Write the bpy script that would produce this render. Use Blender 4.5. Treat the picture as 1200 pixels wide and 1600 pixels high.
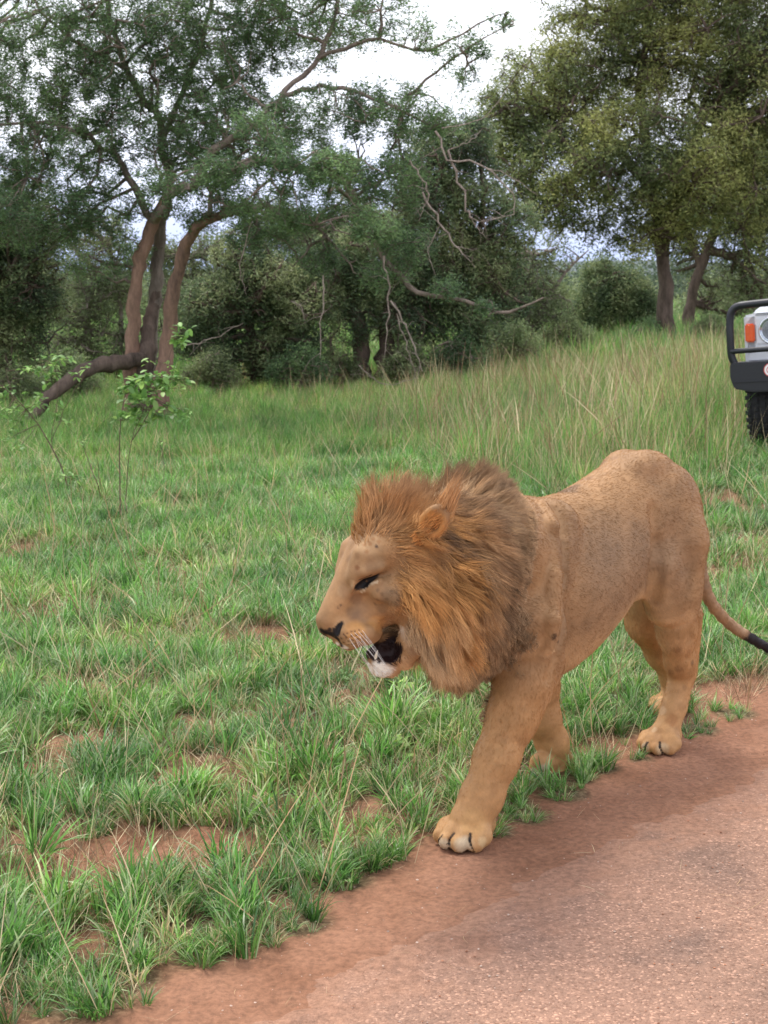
import bpy, math, random
import numpy as np
from mathutils import Vector, Matrix, kdtree
sc = bpy.context.scene
for o in list(bpy.data.objects):
    bpy.data.objects.remove(o)
# ------------------------------------------------------------------ camera
F_PX, HZ, CAM_H = 2450.0, 430.0, 1.82          # focal length in photo pixels, horizon row, camera height
PITCH = math.atan((800 - HZ) / F_PX)
cam = bpy.data.cameras.new('camera')
cam.sensor_fit = 'VERTICAL'
cam.sensor_height = 36.0
cam.lens = 36.0 * F_PX / 1600.0
cam.clip_start = 0.1
cam.clip_end = 5000
cam.dof.use_dof = True
cam.dof.focus_distance = 5.0
cam.dof.aperture_fstop = 10.0
camo = bpy.data.objects.new('camera', cam)
camo.location = (0, 0, CAM_H)
camo.rotation_euler = (math.pi / 2 - PITCH, 0, 0)
sc.collection.objects.link(camo)
sc.camera = camo
# ------------------------------------------------------------------ world and sun
SUN_EL, SUN_AZ = math.radians(66), math.radians(-35)   # azimuth measured from +Y towards +X
world = bpy.data.worlds.new('World')
sc.world = world
world.use_nodes = True
wn, wl = world.node_tree.nodes, world.node_tree.links
wn.clear()
w_out = wn.new('ShaderNodeOutputWorld')
w_bg = wn.new('ShaderNodeBackground')
w_sky = wn.new('ShaderNodeTexSky')
w_sky.sky_type = 'NISHITA'
w_sky.sun_disc = False
w_sky.sun_elevation = SUN_EL
w_sky.sun_rotation = SUN_AZ
w_sky.dust_density = 2.0
w_tc = wn.new('ShaderNodeTexCoord')
w_map = wn.new('ShaderNodeMapping')
w_map.inputs['Scale'].default_value = (1.0, 1.0, 3.5)
w_noise = wn.new('ShaderNodeTexNoise')
w_noise.inputs['Scale'].default_value = 2.2
w_noise.inputs['Detail'].default_value = 9
w_noise.inputs['Roughness'].default_value = 0.6
w_ramp = wn.new('ShaderNodeValToRGB')               # thick to thin cloud
w_ramp.color_ramp.elements[0].position = 0.30
w_ramp.color_ramp.elements[0].color = (6.6, 7.1, 8.9, 1)
w_ramp.color_ramp.elements[1].position = 0.62
w_ramp.color_ramp.elements[1].color = (9.9, 9.9, 10.3, 1)
w_mix = wn.new('ShaderNodeMixRGB')
w_mix.inputs['Fac'].default_value = 0.88
wl.new(w_tc.outputs['Generated'], w_map.inputs['Vector'])
wl.new(w_map.outputs['Vector'], w_noise.inputs['Vector'])
wl.new(w_noise.outputs['Fac'], w_ramp.inputs['Fac'])
wl.new(w_sky.outputs['Color'], w_mix.inputs['Color1'])
wl.new(w_ramp.outputs['Color'], w_mix.inputs['Color2'])
w_sep = wn.new('ShaderNodeSeparateXYZ'); wl.new(w_tc.outputs['Generated'], w_sep.inputs[0])
w_low = wn.new('ShaderNodeMapRange'); w_low.inputs['From Min'].default_value = 0.0; w_low.inputs['From Max'].default_value = 0.10
wl.new(w_sep.outputs['Z'], w_low.inputs['Value'])
w_lc = wn.new('ShaderNodeMixRGB'); w_lc.inputs['Color1'].default_value = (0.50, 0.58, 0.80, 1); w_lc.inputs['Color2'].default_value = (1, 1, 1, 1)
wl.new(w_low.outputs['Result'], w_lc.inputs['Fac'])
w_ml = wn.new('ShaderNodeMixRGB'); w_ml.blend_type = 'MULTIPLY'; w_ml.inputs['Fac'].default_value = 1      # far cloud near the horizon is bluer
wl.new(w_mix.outputs['Color'], w_ml.inputs['Color1']); wl.new(w_lc.outputs['Color'], w_ml.inputs['Color2'])
wl.new(w_ml.outputs['Color'], w_bg.inputs['Color'])
w_bg.inputs['Strength'].default_value = 0.10
wl.new(w_bg.outputs['Background'], w_out.inputs['Surface'])
sun = bpy.data.lights.new('sun', 'SUN')
sun.energy = 1.8
sun.angle = math.radians(22)
sun.color = (1.0, 0.95, 0.86)
suno = bpy.data.objects.new('sun', sun)
sd = Vector((math.sin(SUN_AZ) * math.cos(SUN_EL), math.cos(SUN_AZ) * math.cos(SUN_EL), math.sin(SUN_EL)))
suno.rotation_euler = sd.to_track_quat('Z', 'Y').to_euler()
suno.location = (0, 0, 30)
sc.collection.objects.link(suno)
sc.view_settings.view_transform = 'Standard'
sc.view_settings.look = 'None'
sc.view_settings.exposure = 0.98
sc.view_settings.gamma = 1.0
sc.view_settings.use_curve_mapping = False
sc.cycles.max_bounces = 6
sc.cycles.diffuse_bounces = 3
sc.cycles.transparent_max_bounces = 8
sc.cycles.caustics_reflective = False
sc.cycles.caustics_refractive = False
# ------------------------------------------------------------------ geometry of the view, used to place things where they stand
CP, SP = math.cos(PITCH), math.sin(PITCH)
CAM = np.array([0.0, 0.0, CAM_H])
def ray(px, py):
    a, b = (px - 600) / F_PX, -(py - 800) / F_PX
    return np.array([a, CP + b * SP, -SP + b * CP])
def ground_at(px, py, z=0.0):
    d = ray(px, py)
    return CAM + d * (z - CAM_H) / d[2]
def at_y(px, py, y):                       # the point that far away (world Y)
    d = ray(px, py)
    return CAM + d * y / d[1]
def project(p):
    q = np.asarray(p, float) - CAM
    fwd = q[..., 1] * CP - q[..., 2] * SP
    up = q[..., 1] * SP + q[..., 2] * CP
    return 600 + F_PX * q[..., 0] / fwd, 800 - F_PX * up / fwd
rng = np.random.default_rng(7)
random.seed(7)
def smooth(a, b, x):
    t = np.clip((np.asarray(x, float) - a) / (b - a), 0, 1)
    return t * t * (3 - 2 * t)
class Waves:                               # cheap smooth noise: a sum of random sines, about -1..1
    def __init__(s, seed, freq, n=10, dim=3):
        r = np.random.default_rng(seed)
        s.k = r.normal(size=(n, dim)); s.k /= np.linalg.norm(s.k, axis=1)[:, None]
        s.k *= freq * r.uniform(0.5, 1.7, (n, 1)) * 2 * np.pi
        s.p = r.uniform(0, 6.28, n)
    def __call__(s, p):
        out = 0
        for k, ph in zip(s.k, s.p):
            out = out + np.sin(p @ k + ph)
        return out / math.sqrt(len(s.p)) / 1.4
# ------------------------------------------------------------------ object helpers
def empty(name, loc, label, cat, group=None):
    o = bpy.data.objects.new(name, None)
    o.empty_display_size = 0.2
    o.location = tuple(float(v) for v in loc)
    o['label'] = label; o['category'] = cat
    if group: o['group'] = group
    sc.collection.objects.link(o)
    return o
def mesh_np(name, V, faces, mat, parent=None, smooth_shade=True, mats=None, midx=None):
    """faces: (n,3) or (n,4) int array, or a list of such arrays / lists"""
    me = bpy.data.meshes.new(name)
    V = np.asarray(V, np.float32)
    if parent is not None: V = V - np.array(parent.location, np.float32)
    if isinstance(faces, np.ndarray): faces = [faces]
    if faces and not isinstance(faces[0], np.ndarray):
        me.from_pydata(V.tolist(), [], faces)
    else:
        nl = sum(f.size for f in faces); nf = sum(len(f) for f in faces)
        me.vertices.add(len(V)); me.vertices.foreach_set('co', V.ravel())
        me.loops.add(nl); me.loops.foreach_set('vertex_index', np.concatenate([f.ravel() for f in faces]).astype(np.int32))
        me.polygons.add(nf)
        tot = np.concatenate([np.full(len(f), f.shape[1], np.int32) for f in faces])
        st = np.concatenate([[0], np.cumsum(tot)[:-1]]).astype(np.int32)
        me.polygons.foreach_set('loop_start', st)
        me.polygons.foreach_set('loop_total', tot)
        me.update(calc_edges=True)
        me.validate()
    me.polygons.foreach_set('use_smooth', np.full(len(me.polygons), bool(smooth_shade)))
    for m in ([mat] if mats is None else mats): me.materials.append(m)
    if midx is not None: me.polygons.foreach_set('material_index', np.asarray(midx, np.int32))
    o = bpy.data.objects.new(name, me)
    sc.collection.objects.link(o)
    if parent is not None: o.parent = parent
    return o
def put_color(me, name, col):
    a = me.color_attributes.new(name, 'FLOAT_COLOR', 'POINT')
    c = np.ones((len(me.vertices), 4), np.float32); c[:, :3] = col
    a.data.foreach_set('color', c.ravel())
def hair_np(name, P, R, mat, parent, col=None):
    """P (n, k, 3) strand points, R (n, k) radii, col (n, k, 3)"""
    n, k, _ = P.shape
    hc = bpy.data.hair_curves.new(name)
    hc.add_curves([k] * n)
    Q = (P - np.array(parent.location)[None, None]).astype(np.float32)
    hc.attributes['position'].data.foreach_set('vector', Q.ravel())
    ra = hc.attributes.new('radius', 'FLOAT', 'POINT')
    ra.data.foreach_set('value', R.astype(np.float32).ravel())
    if col is not None:
        ca = hc.attributes.new('Col', 'FLOAT_COLOR', 'POINT')
        c = np.ones((n, k, 4), np.float32); c[..., :3] = col
        ca.data.foreach_set('color', c.ravel())
    hc.materials.append(mat)
    o = bpy.data.objects.new(name, hc)
    sc.collection.objects.link(o)
    o.parent = parent
    return o
# ------------------------------------------------------------------ materials
def new_mat(name):
    m = bpy.data.materials.new(name); m.use_nodes = True
    nt = m.node_tree; b = nt.nodes['Principled BSDF']
    return m, nt, b
def N(nt, typ, **kw):
    n = nt.nodes.new(typ)
    for k, v in kw.items():
        if k in n.inputs.keys(): n.inputs[k].default_value = v
        else: setattr(n, k, v)
    return n
def plain(name, col, rough=0.6, var=0.15, scale=8.0, metal=0.0, bump=0.0, spec=0.5, coat=0.0):
    m, nt, b = new_mat(name)
    tc = N(nt, 'ShaderNodeTexCoord')
    no = N(nt, 'ShaderNodeTexNoise', Scale=scale, Detail=5.0)
    nt.links.new(tc.outputs['Object'], no.inputs['Vector'])
    mp = N(nt, 'ShaderNodeMapRange'); mp.inputs['To Min'].default_value = 1 - var; mp.inputs['To Max'].default_value = 1 + var
    nt.links.new(no.outputs['Fac'], mp.inputs['Value'])
    mx = N(nt, 'ShaderNodeVectorMath', operation='SCALE'); mx.inputs[0].default_value = col
    nt.links.new(mp.outputs['Result'], mx.inputs['Scale'])
    nt.links.new(mx.outputs['Vector'], b.inputs['Base Color'])
    b.inputs['Roughness'].default_value = rough
    b.inputs['Metallic'].default_value = metal
    b.inputs['Specular IOR Level'].default_value = spec
    b.inputs['Coat Weight'].default_value = coat
    if bump:
        bp = N(nt, 'ShaderNodeBump', Strength=bump); bp.inputs['Distance'].default_value = 0.01
        nt.links.new(no.outputs['Fac'], bp.inputs['Height']); nt.links.new(bp.outputs['Normal'], b.inputs['Normal'])
    return m
# tubes: many tapered tubes joined into arrays
class Tubes:
    def __init__(s): s.V = []; s.Fc = []; s.n = 0
    def add(s, pts, rad, sides=6, lump=0.0):
        pts = np.asarray(pts, float); rad = np.broadcast_to(np.asarray(rad, float), (len(pts),))
        k = len(pts)
        t = np.gradient(pts, axis=0); t /= np.linalg.norm(t, axis=1)[:, None] + 1e-9
        ref = np.array([0.31, 0.17, 0.93]) if abs(t[0, 2]) < 0.9 else np.array([1.0, 0.1, 0])
        u = np.cross(t, ref); u /= np.linalg.norm(u, axis=1)[:, None] + 1e-9
        v = np.cross(t, u)
        a = np.arange(sides) * 2 * np.pi / sides
        rr_ = rad[:, None] * np.ones((1, sides))
        if lump:
            ph = rng.uniform(0, 6.28, 4); ix = np.arange(k)[:, None]
            rr_ = rr_ * (1 + lump * (np.sin(2 * a + ph[0] + .35 * ix) + .8 * np.sin(3 * a + ph[1] - .23 * ix) + .6 * np.sin(5 * a + ph[2]) + .7 * rng.normal(size=(k, sides))))
        ring = pts[:, None] + rr_[:, :, None] * (np.cos(a)[None, :, None] * u[:, None] + np.sin(a)[None, :, None] * v[:, None])
        s.V.append(ring.reshape(-1, 3))
        i = np.arange(k - 1)[:, None] * sides; j = np.arange(sides)[None]; j2 = (j + 1) % sides
        s.Fc.append((np.stack([i + j, i + j2, i + sides + j2, i + sides + j], -1).reshape(-1, 4) + s.n))
        s.n += k * sides
    def build(s, name, mat, parent=None):
        return mesh_np(name, np.concatenate(s.V), np.concatenate(s.Fc), mat, parent)
def spline(pts, n):                        # Catmull-Rom through points (any number of columns), n samples
    P = np.asarray(pts, float)
    P = np.vstack([2 * P[0] - P[1], P, 2 * P[-1] - P[-2]])
    m = len(P) - 3
    u = np.linspace(0, m - 1e-6, n); i = u.astype(int); t = (u - i)[:, None]
    a, b, c, d = P[i], P[i + 1], P[i + 2], P[i + 3]
    return 0.5 * (2 * b + (c - a) * t + (2 * a - 5 * b + 4 * c - d) * t ** 2 + (3 * b - a - 3 * c + d) * t ** 3)
# ================================================================== terrain
_tw = Waves(11, 0.12, 8, 2); _tw2 = Waves(12, 0.9, 10, 2); _tw3 = Waves(13, 4.0, 14, 2); _tw4 = Waves(14, 0.35, 8, 2)
EDGE_PX = [(-700, 1790), (-60, 1635), (100, 1600), (215, 1530), (400, 1485), (520, 1385), (640, 1335), (720, 1300), (860, 1230), (960, 1195), (1080, 1135), (1200, 1090), (1400, 1015), (1800, 900), (2600, 700)]
EDGE = np.array([ground_at(x, y)[:2] for x, y in EDGE_PX])
def edge_dist(p):                           # metres from the road edge, + on the grass side
    best = np.full(len(p), 1e9); sign = np.ones(len(p))
    for a, b in zip(EDGE[:-1], EDGE[1:]):
        ab = b - a; t = np.clip(((p - a) @ ab) / (ab @ ab), 0, 1)
        d = np.linalg.norm(p - a - t[:, None] * ab, axis=1)
        s_ = np.sign(ab[0] * (p[:, 1] - a[1]) - ab[1] * (p[:, 0] - a[0]))
        m = d < best; best = np.where(m, d, best); sign = np.where(m, s_, sign)
    return best * sign
def height(p):
    p = np.asarray(p, float).reshape(-1, 2)
    x, y = p[:, 0], p[:, 1]
    e = edge_dist(p)
    off = smooth(-0.1, 0.8, e)
    z = 0.22 * smooth(9.0, 14.0, y) * smooth(-1.0, 3.0, x)
    z += 0.12 * smooth(3.0, 5.2, x) * smooth(11, 13.5, y) * smooth(40, 25, y)
    z += off * (0.05 * _tw2(p) * smooth(6, 20, y) + 0.018 * _tw3(p))
    z += 0.5 * _tw(p) * smooth(45, 120, y)
    z += 0.006 * _tw3(p * 2.1) * (1 - off) * smooth(-1.2, 0.0, e)
    return z
def place(px, py):                           # where a pixel meets the terrain
    z = 0.0
    for _ in range(6):
        p = ground_at(px, py, z); z = float(height(p[None, :2])[0])
    return np.array([p[0], p[1], z])
BARE = [(230, 1330, .30), (60, 1395, .22), (340, 1322, .16), (195, 1000, .28), (375, 995, .30), (120, 1170, .22), (330, 1215, .25), (560, 1095, .25), (740, 1215, .25), (600, 1285, .25), (420, 1130, .22), (160, 1080, .25), (60, 1220, .22), (500, 1190, .18), (420, 1260, .16), (700, 1120, .2), (260, 900, .35), (450, 1010, .22), (100, 960, .4), (1150, 1085, .35), (1165, 900, .45), (1150, 815, .40), (1180, 860, .4),
        (35, 870, .5), (300, 800, .3), (660, 990, .3), (560, 1050, .25), (80, 1470, .12), (300, 1140, .15), (480, 905, .18), (330, 870, .18), (120, 1350, .3), (440, 1420, .12), (950, 1165, .2), (520, 960, .2), (240, 1440, .14), (120, 1480, .1)]
BARE_W = [(ground_at(x, y)[:2], r) for x, y, r in BARE]
TUFT_PX = [(300, 1480, .14), (180, 1530, .14), (560, 1350, .10), (60, 1530, .20), (120, 1550, .20), (20, 1490, .14), (330, 1455, .20), (260, 1430, .18), (400, 1440, .14), (470, 1370, .15), (850, 1225, .10), (800, 1255, .09), (900, 1215, .09), (705, 1265, .08), (640, 1290, .08), (760, 1265, .09), (820, 1275, .10), (880, 1240, .11), (780, 1300, .06), (940, 1200, .08), (690, 1290, .08), (590, 1340, .10), (540, 1375, .10), (1000, 1185, .05), (1090, 1140, .10), (1150, 1115, .10), (460, 1440, .12), (20, 1440, .2)]
TUFT_W = [(ground_at(x, y)[:2], r) for x, y, r in TUFT_PX]
def cover(p):                                # share of the ground hidden by living grass, 0..1
    e = edge_dist(p)
    c = smooth(-0.06, 0.16, e + 0.05 * _tw3(p))
    for q, r in BARE_W: c = c * (1 - .93 * smooth(1.25, 0.35, np.linalg.norm((p - q) * [0.75, 1.0 if r < .3 else .8], axis=1) / r + 0.22 * _tw3(p * .9)))
    c = c * (1 - 0.85 * smooth(0.45, 1.05, _tw2(p * 1.7) + .45 * _tw3(p * .7)) * smooth(17, 9, p[:, 1]))
    for q, r in TUFT_W: c = np.maximum(c, smooth(1.1, 0.6, np.linalg.norm(p - q, axis=1) / r))
    return c
def warp(lo, hi, fine, spacing, growth):    # coordinates that are dense inside fine=(a,b) and widen outwards
    a, b = fine; mid = list(np.arange(a, b, spacing)); st = spacing
    up = [b]; 
    while up[-1] < hi: st *= growth; up.append(up[-1] + st)
    st = spacing; dn = [a - spacing]
    while dn[-1] > lo: st *= growth; dn.append(dn[-1] - st)
    return np.array(sorted(dn) + mid + up)
gx = warp(-2500, 2500, (-1.6, 2.0), 0.03, 1.08); gy = warp(-60, 4000, (3.4, 7.0), 0.03, 1.045)
GX, GY = np.meshgrid(gx, gy); gp2 = np.stack([GX.ravel(), GY.ravel()], -1)
gz = height(gp2); gc_ = cover(gp2); ge_ = edge_dist(gp2)
ii = np.arange(len(gy) - 1)[:, None] * len(gx); jj = np.arange(len(gx) - 1)[None]
gf = np.stack([ii + jj, ii + jj + 1, ii + len(gx) + jj + 1, ii + len(gx) + jj], -1).reshape(-1, 4)
m_ground, nt, b = new_mat('verge_soil')
L = nt.links.new
at = N(nt, 'ShaderNodeAttribute', attribute_name='Col')
tc = N(nt, 'ShaderNodeTexCoord')
def noise(nt, tc, scale, detail=6.0, rough=0.6, out='Object'):
    n = N(nt, 'ShaderNodeTexNoise', Scale=scale, Detail=detail, Roughness=rough); nt.links.new(tc.outputs[out], n.inputs['Vector']); return n
def ramp(nt, src, stops):
    r = N(nt, 'ShaderNodeValToRGB'); e = r.color_ramp.elements
    while len(e) < len(stops): e.new(0.5)
    for x, (p, c) in zip(e, stops): x.position = p; x.color = (*c, 1) if len(c) == 3 else c
    nt.links.new(src, r.inputs['Fac']); return r
def mix(nt, fac, a, b_, mode='MIX'):
    m = N(nt, 'ShaderNodeMixRGB', blend_type=mode)
    for s_, i in ((fac, 'Fac'), (a, 'Color1'), (b_, 'Color2')):
        if hasattr(s_, 'default_value') or hasattr(s_, 'is_linked'): nt.links.new(s_, m.inputs[i])
        elif isinstance(s_, tuple): m.inputs[i].default_value = (*s_, 1)
        else: m.inputs[i].default_value = s_
    return m.outputs['Color']
n1 = noise(nt, tc, 3.0); n2 = noise(nt, tc, 45.0, 8.0, 0.7); n3 = noise(nt, tc, 220.0, 3.0)
soil = ramp(nt, n1.outputs['Fac'], [(0.3, (0.24, 0.118, 0.070)), (0.7, (0.385, 0.205, 0.13))])
soil2 = ramp(nt, n2.outputs['Fac'], [(0.35, (0.68, 0.68, 0.68)), (0.62, (1.16, 1.13, 1.1))])
c1 = mix(nt, 1.0, soil.outputs['Color'], soil2.outputs['Color'], 'MULTIPLY')
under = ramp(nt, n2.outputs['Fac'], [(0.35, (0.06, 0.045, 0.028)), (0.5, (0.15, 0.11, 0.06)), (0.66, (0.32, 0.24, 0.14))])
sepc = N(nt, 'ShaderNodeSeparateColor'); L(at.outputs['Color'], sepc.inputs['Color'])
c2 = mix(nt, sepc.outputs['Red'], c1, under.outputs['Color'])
farc = ramp(nt, n1.outputs['Fac'], [(0.3, (0.06, 0.085, 0.028)), (0.7, (0.13, 0.14, 0.055))])
c3 = mix(nt, sepc.outputs['Green'], c2, farc.outputs['Color'])
L(c3, b.inputs['Base Color']); b.inputs['Roughness'].default_value = 0.95; b.inputs['Specular IOR Level'].default_value = 0.1
bp = N(nt, 'ShaderNodeBump', Strength=0.7); bp.inputs['Distance'].default_value = 0.02
ad = N(nt, 'ShaderNodeMath', operation='MULTIPLY_ADD'); L(n3.outputs['Fac'], ad.inputs[0]); ad.inputs[1].default_value = 0.25; L(n2.outputs['Fac'], ad.inputs[2])
L(ad.outputs[0], bp.inputs['Height']); L(bp.outputs['Normal'], b.inputs['Normal'])
ground = mesh_np('ground', np.column_stack([gp2, gz]), gf, m_ground); ground['kind'] = 'structure'
put_color(ground.data, 'Col', np.column_stack([gc_, np.maximum(smooth(25, 60, gp2[:, 1]), smooth(1.8, 4.0, np.abs(gp2[:, 0]) - .26 * np.abs(gp2[:, 1])) * smooth(0, .6, ge_)), np.clip(ge_, 0, 1)]))
# ------------------------------------------------------------------ the road: worn reddish asphalt, its edge buried in soil
E2 = np.array([ground_at(x, y)[:2] for x, y in [(-700, 2000), (130, 1700), (330, 1590), (480, 1500), (640, 1425), (800, 1350), (960, 1275), (1080, 1225), (1200, 1165), (1400, 1080), (1800, 950), (2600, 740)]])
nu, nv = 180, 130
tt = spline(np.column_stack([E2]), nu)
vv = np.concatenate([[0], np.cumsum(np.full(60, .012)), .72 + np.cumsum(.012 * 1.06 ** np.arange(69))])
vv = vv / vv[-1] * 6.2
dirn = np.array([0.55, -0.83]) 
RX = tt[:, None] + dirn * vv[None, :, None]
RX[:, 0] += dirn * (0.05 * _tw3(tt * 1.3))[:, None]
rp = RX.reshape(-1, 2); rz = height(rp) + 0.004
for k in range(len(rz)): pass
rz = rz - 0.022 * smooth(0.20, 0.0, np.tile(vv, nu) + .04 * _tw3(rp * 1.5)) + 0.003 * smooth(0.1, 0.5, np.tile(vv, nu))
edge_a = smooth(0.0, 0.55, np.tile(vv, nu) + 0.10 * _tw3(rp * .8) + .05 * _tw3(rp * 3))
rf = np.stack([(np.arange(nu - 1)[:, None] * nv2 + np.arange(nv2 - 1)[None]) for nv2 in [len(vv)]], 0)[0]
nvv = len(vv); rf = np.stack([rf, rf + nvv, rf + nvv + 1, rf + 1], -1).reshape(-1, 4)
m_road, nt, b = new_mat('worn_asphalt'); L = nt.links.new
at = N(nt, 'ShaderNodeAttribute', attribute_name='Col'); tc = N(nt, 'ShaderNodeTexCoord')
sp_ = N(nt, 'ShaderNodeSeparateColor'); L(at.outputs['Color'], sp_.inputs['Color'])
n1 = noise(nt, tc, 1.6, 5.0, 0.55); n2 = noise(nt, tc, 45.0, 8.0, 0.7); n3 = noise(nt, tc, 3.0); n4 = noise(nt, tc, 9.0, 4.0)
soil = ramp(nt, n3.outputs['Fac'], [(0.3, (0.29, 0.16, 0.108)), (0.7, (0.39, 0.228, 0.155))])
s2 = ramp(nt, n2.outputs['Fac'], [(0.35, (0.68, 0.68, 0.68)), (0.62, (1.16, 1.13, 1.1))])
sc_ = mix(nt, 1.0, soil.outputs['Color'], s2.outputs['Color'], 'MULTIPLY')
asp = ramp(nt, n1.outputs['Fac'], [(0.28, (0.185, 0.125, 0.10)), (0.40, (0.28, 0.175, 0.13)), (0.62, (0.345, 0.210, 0.152))])
vo = N(nt, 'ShaderNodeTexVoronoi', Scale=150.0); L(tc.outputs['Object'], vo.inputs['Vector'])
stone = ramp(nt, vo.outputs['Color'], [(0.0, (0.72, 0.68, 0.66)), (0.35, (0.97, 0.97, 0.97)), (0.85, (1.05, 1.03, 1.0)), (0.965, (1.75, 1.7, 1.65))])
sp2 = N(nt, 'ShaderNodeSeparateColor'); L(vo.outputs['Color'], sp2.inputs['Color']); L(sp2.outputs['Red'], stone.inputs['Fac'])
a2 = mix(nt, 1.0, asp.outputs['Color'], stone.outputs['Color'], 'MULTIPLY')
a3 = mix(nt, 0.6, a2, s2.outputs['Color'], 'MULTIPLY')
mxf = N(nt, 'ShaderNodeMath', operation='MULTIPLY_ADD'); L(n4.outputs['Fac'], mxf.inputs[0]); mxf.inputs[1].default_value = 1.6; mxf.inputs[2].default_value = -0.8
ad2 = N(nt, 'ShaderNodeMath', operation='ADD', use_clamp=True); L(mxf.outputs[0], ad2.inputs[0])
sc3 = N(nt, 'ShaderNodeMath', operation='MULTIPLY_ADD'); L(sp_.outputs['Red'], sc3.inputs[0]); sc3.inputs[1].default_value = 1.7; sc3.inputs[2].default_value = -0.45
L(sc3.outputs[0], ad2.inputs[1])
ms = N(nt, 'ShaderNodeMath', operation='MULTIPLY'); L(ad2.outputs[0], ms.inputs[0]); ms.inputs[1].default_value = 0.92
L(mix(nt, ms.outputs[0], sc_, a3), b.inputs['Base Color'])
b.inputs['Roughness'].default_value = 0.97; b.inputs['Specular IOR Level'].default_value = 0.06
bp = N(nt, 'ShaderNodeBump', Strength=0.6); bp.inputs['Distance'].default_value = 0.006
vb = N(nt, 'ShaderNodeMath', operation='MULTIPLY_ADD'); L(vo.outputs['Distance'], vb.inputs[0]); vb.inputs[1].default_value = -1.5; L(n2.outputs['Fac'], vb.inputs[2])
L(vb.outputs[0], bp.inputs['Height']); L(bp.outputs['Normal'], b.inputs['Normal'])
road = mesh_np('road', np.column_stack([rp, rz]), rf, m_road); road['kind'] = 'structure'
put_color(road.data, 'Col', np.repeat(edge_a[:, None], 3, 1))
# gravel and crumbs on the road and the bare soil: one mass
def blobs(name, P, r, mat, cols, seed=0):
    rg = np.random.default_rng(seed); n = len(P)
    base = np.array([[1, 0, 0], [-1, 0, 0], [0, 1, 0], [0, -1, 0], [0, 0, 1], [0, 0, -1]], float)
    f = np.array([[0, 2, 4], [2, 1, 4], [1, 3, 4], [3, 0, 4], [2, 0, 5], [1, 2, 5], [3, 1, 5], [0, 3, 5]])
    V = base[None] * r[:, None, None] * rg.uniform(.6, 1.25, (n, 6, 3)) * np.array([1, 1, .6])
    a = rg.uniform(0, 6.28, n); c, s_ = np.cos(a), np.sin(a)
    V = np.stack([V[..., 0] * c[:, None] - V[..., 1] * s_[:, None], V[..., 0] * s_[:, None] + V[..., 1] * c[:, None], V[..., 2]], -1) + P[:, None]
    o = mesh_np(name, V.reshape(-1, 3), (f[None] + 6 * np.arange(n)[:, None, None]).reshape(-1, 3), mat, smooth_shade=False)
    put_color(o.data, 'Col', np.repeat(cols, 6, 0)); return o
def attr_mat(name, rough=0.8, spec=0.2, trans=0.0, rnd=0.0):
    m, nt, b = new_mat(name); at = N(nt, 'ShaderNodeAttribute', attribute_name='Col'); src = at.outputs['Color']
    if rnd:
        oi = N(nt, 'ShaderNodeObjectInfo'); mr = N(nt, 'ShaderNodeMapRange'); mr.inputs['To Min'].default_value = 1 - rnd; mr.inputs['To Max'].default_value = 1 + rnd
        nt.links.new(oi.outputs['Random'], mr.inputs['Value'])
        v = N(nt, 'ShaderNodeVectorMath', operation='SCALE'); nt.links.new(src, v.inputs[0]); nt.links.new(mr.outputs['Result'], v.inputs['Scale']); src = v.outputs['Vector']
    nt.links.new(src, b.inputs['Base Color']); b.inputs['Roughness'].default_value = rough; b.inputs['Specular IOR Level'].default_value = spec
    if trans:
        t = N(nt, 'ShaderNodeBsdfTranslucent'); nt.links.new(src, t.inputs['Color']); ms = N(nt, 'ShaderNodeMixShader'); ms.inputs[0].default_value = trans
        nt.links.new(b.outputs[0], ms.inputs[1]); nt.links.new(t.outputs[0], ms.inputs[2]); nt.links.new(ms.outputs[0], nt.nodes['Material Output'].inputs['Surface'])
    return m
m_peb = attr_mat('pebble_stone', 0.8)
n = 6000; P2 = np.column_stack([rng.uniform(-1.6, 2.6, n), 3.4 + 5.0 * rng.random(n) ** 1.3]); P2 = P2[(edge_dist(P2) < .3) | (cover(P2) < .25)]
r_ = .0016 + .0035 * rng.random(len(P2)) ** 4; r_[:8] = rng.uniform(.006, .011, 8)
pc = np.where((rng.random(len(P2)) < .5)[:, None], np.array([[.34, .155, .09]]), np.array([[.46, .34, .27]])) * rng.uniform(.6, 1.3, (len(P2), 1))
o = blobs('gravel', np.column_stack([P2, height(P2) + .009]), r_, m_peb, pc); o['kind'] = 'stuff'; o['label'] = 'small crumbs of gravel and soil on the road'; o['category'] = 'gravel'
# distant hills
hx2 = np.linspace(-3000, 3000, 120); hh_ = 13 + 5 * np.sin(hx2 / 310) + 4 * np.sin(hx2 / 131 + 1) + 2 * np.sin(hx2 / 47)
Vh = np.concatenate([np.column_stack([hx2, 0 * hx2 + 1700, 0 * hx2 - 3]), np.column_stack([hx2, 0 * hx2 + 2100, hh_ * 1.25]), np.column_stack([hx2, 0 * hx2 + 2700, 0 * hx2 - 3])])
k = np.arange(119); fh_ = np.concatenate([np.stack([k + a, k + 1 + a, k + 121 + a, k + 120 + a], -1) for a in (0, 120)])
m_hill = plain('hill_scrub', (0.075, 0.095, 0.10), 1.0, 0.3, 0.01)
hills = mesh_np('hills', Vh, fh_, m_hill); hills['kind'] = 'structure'
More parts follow.
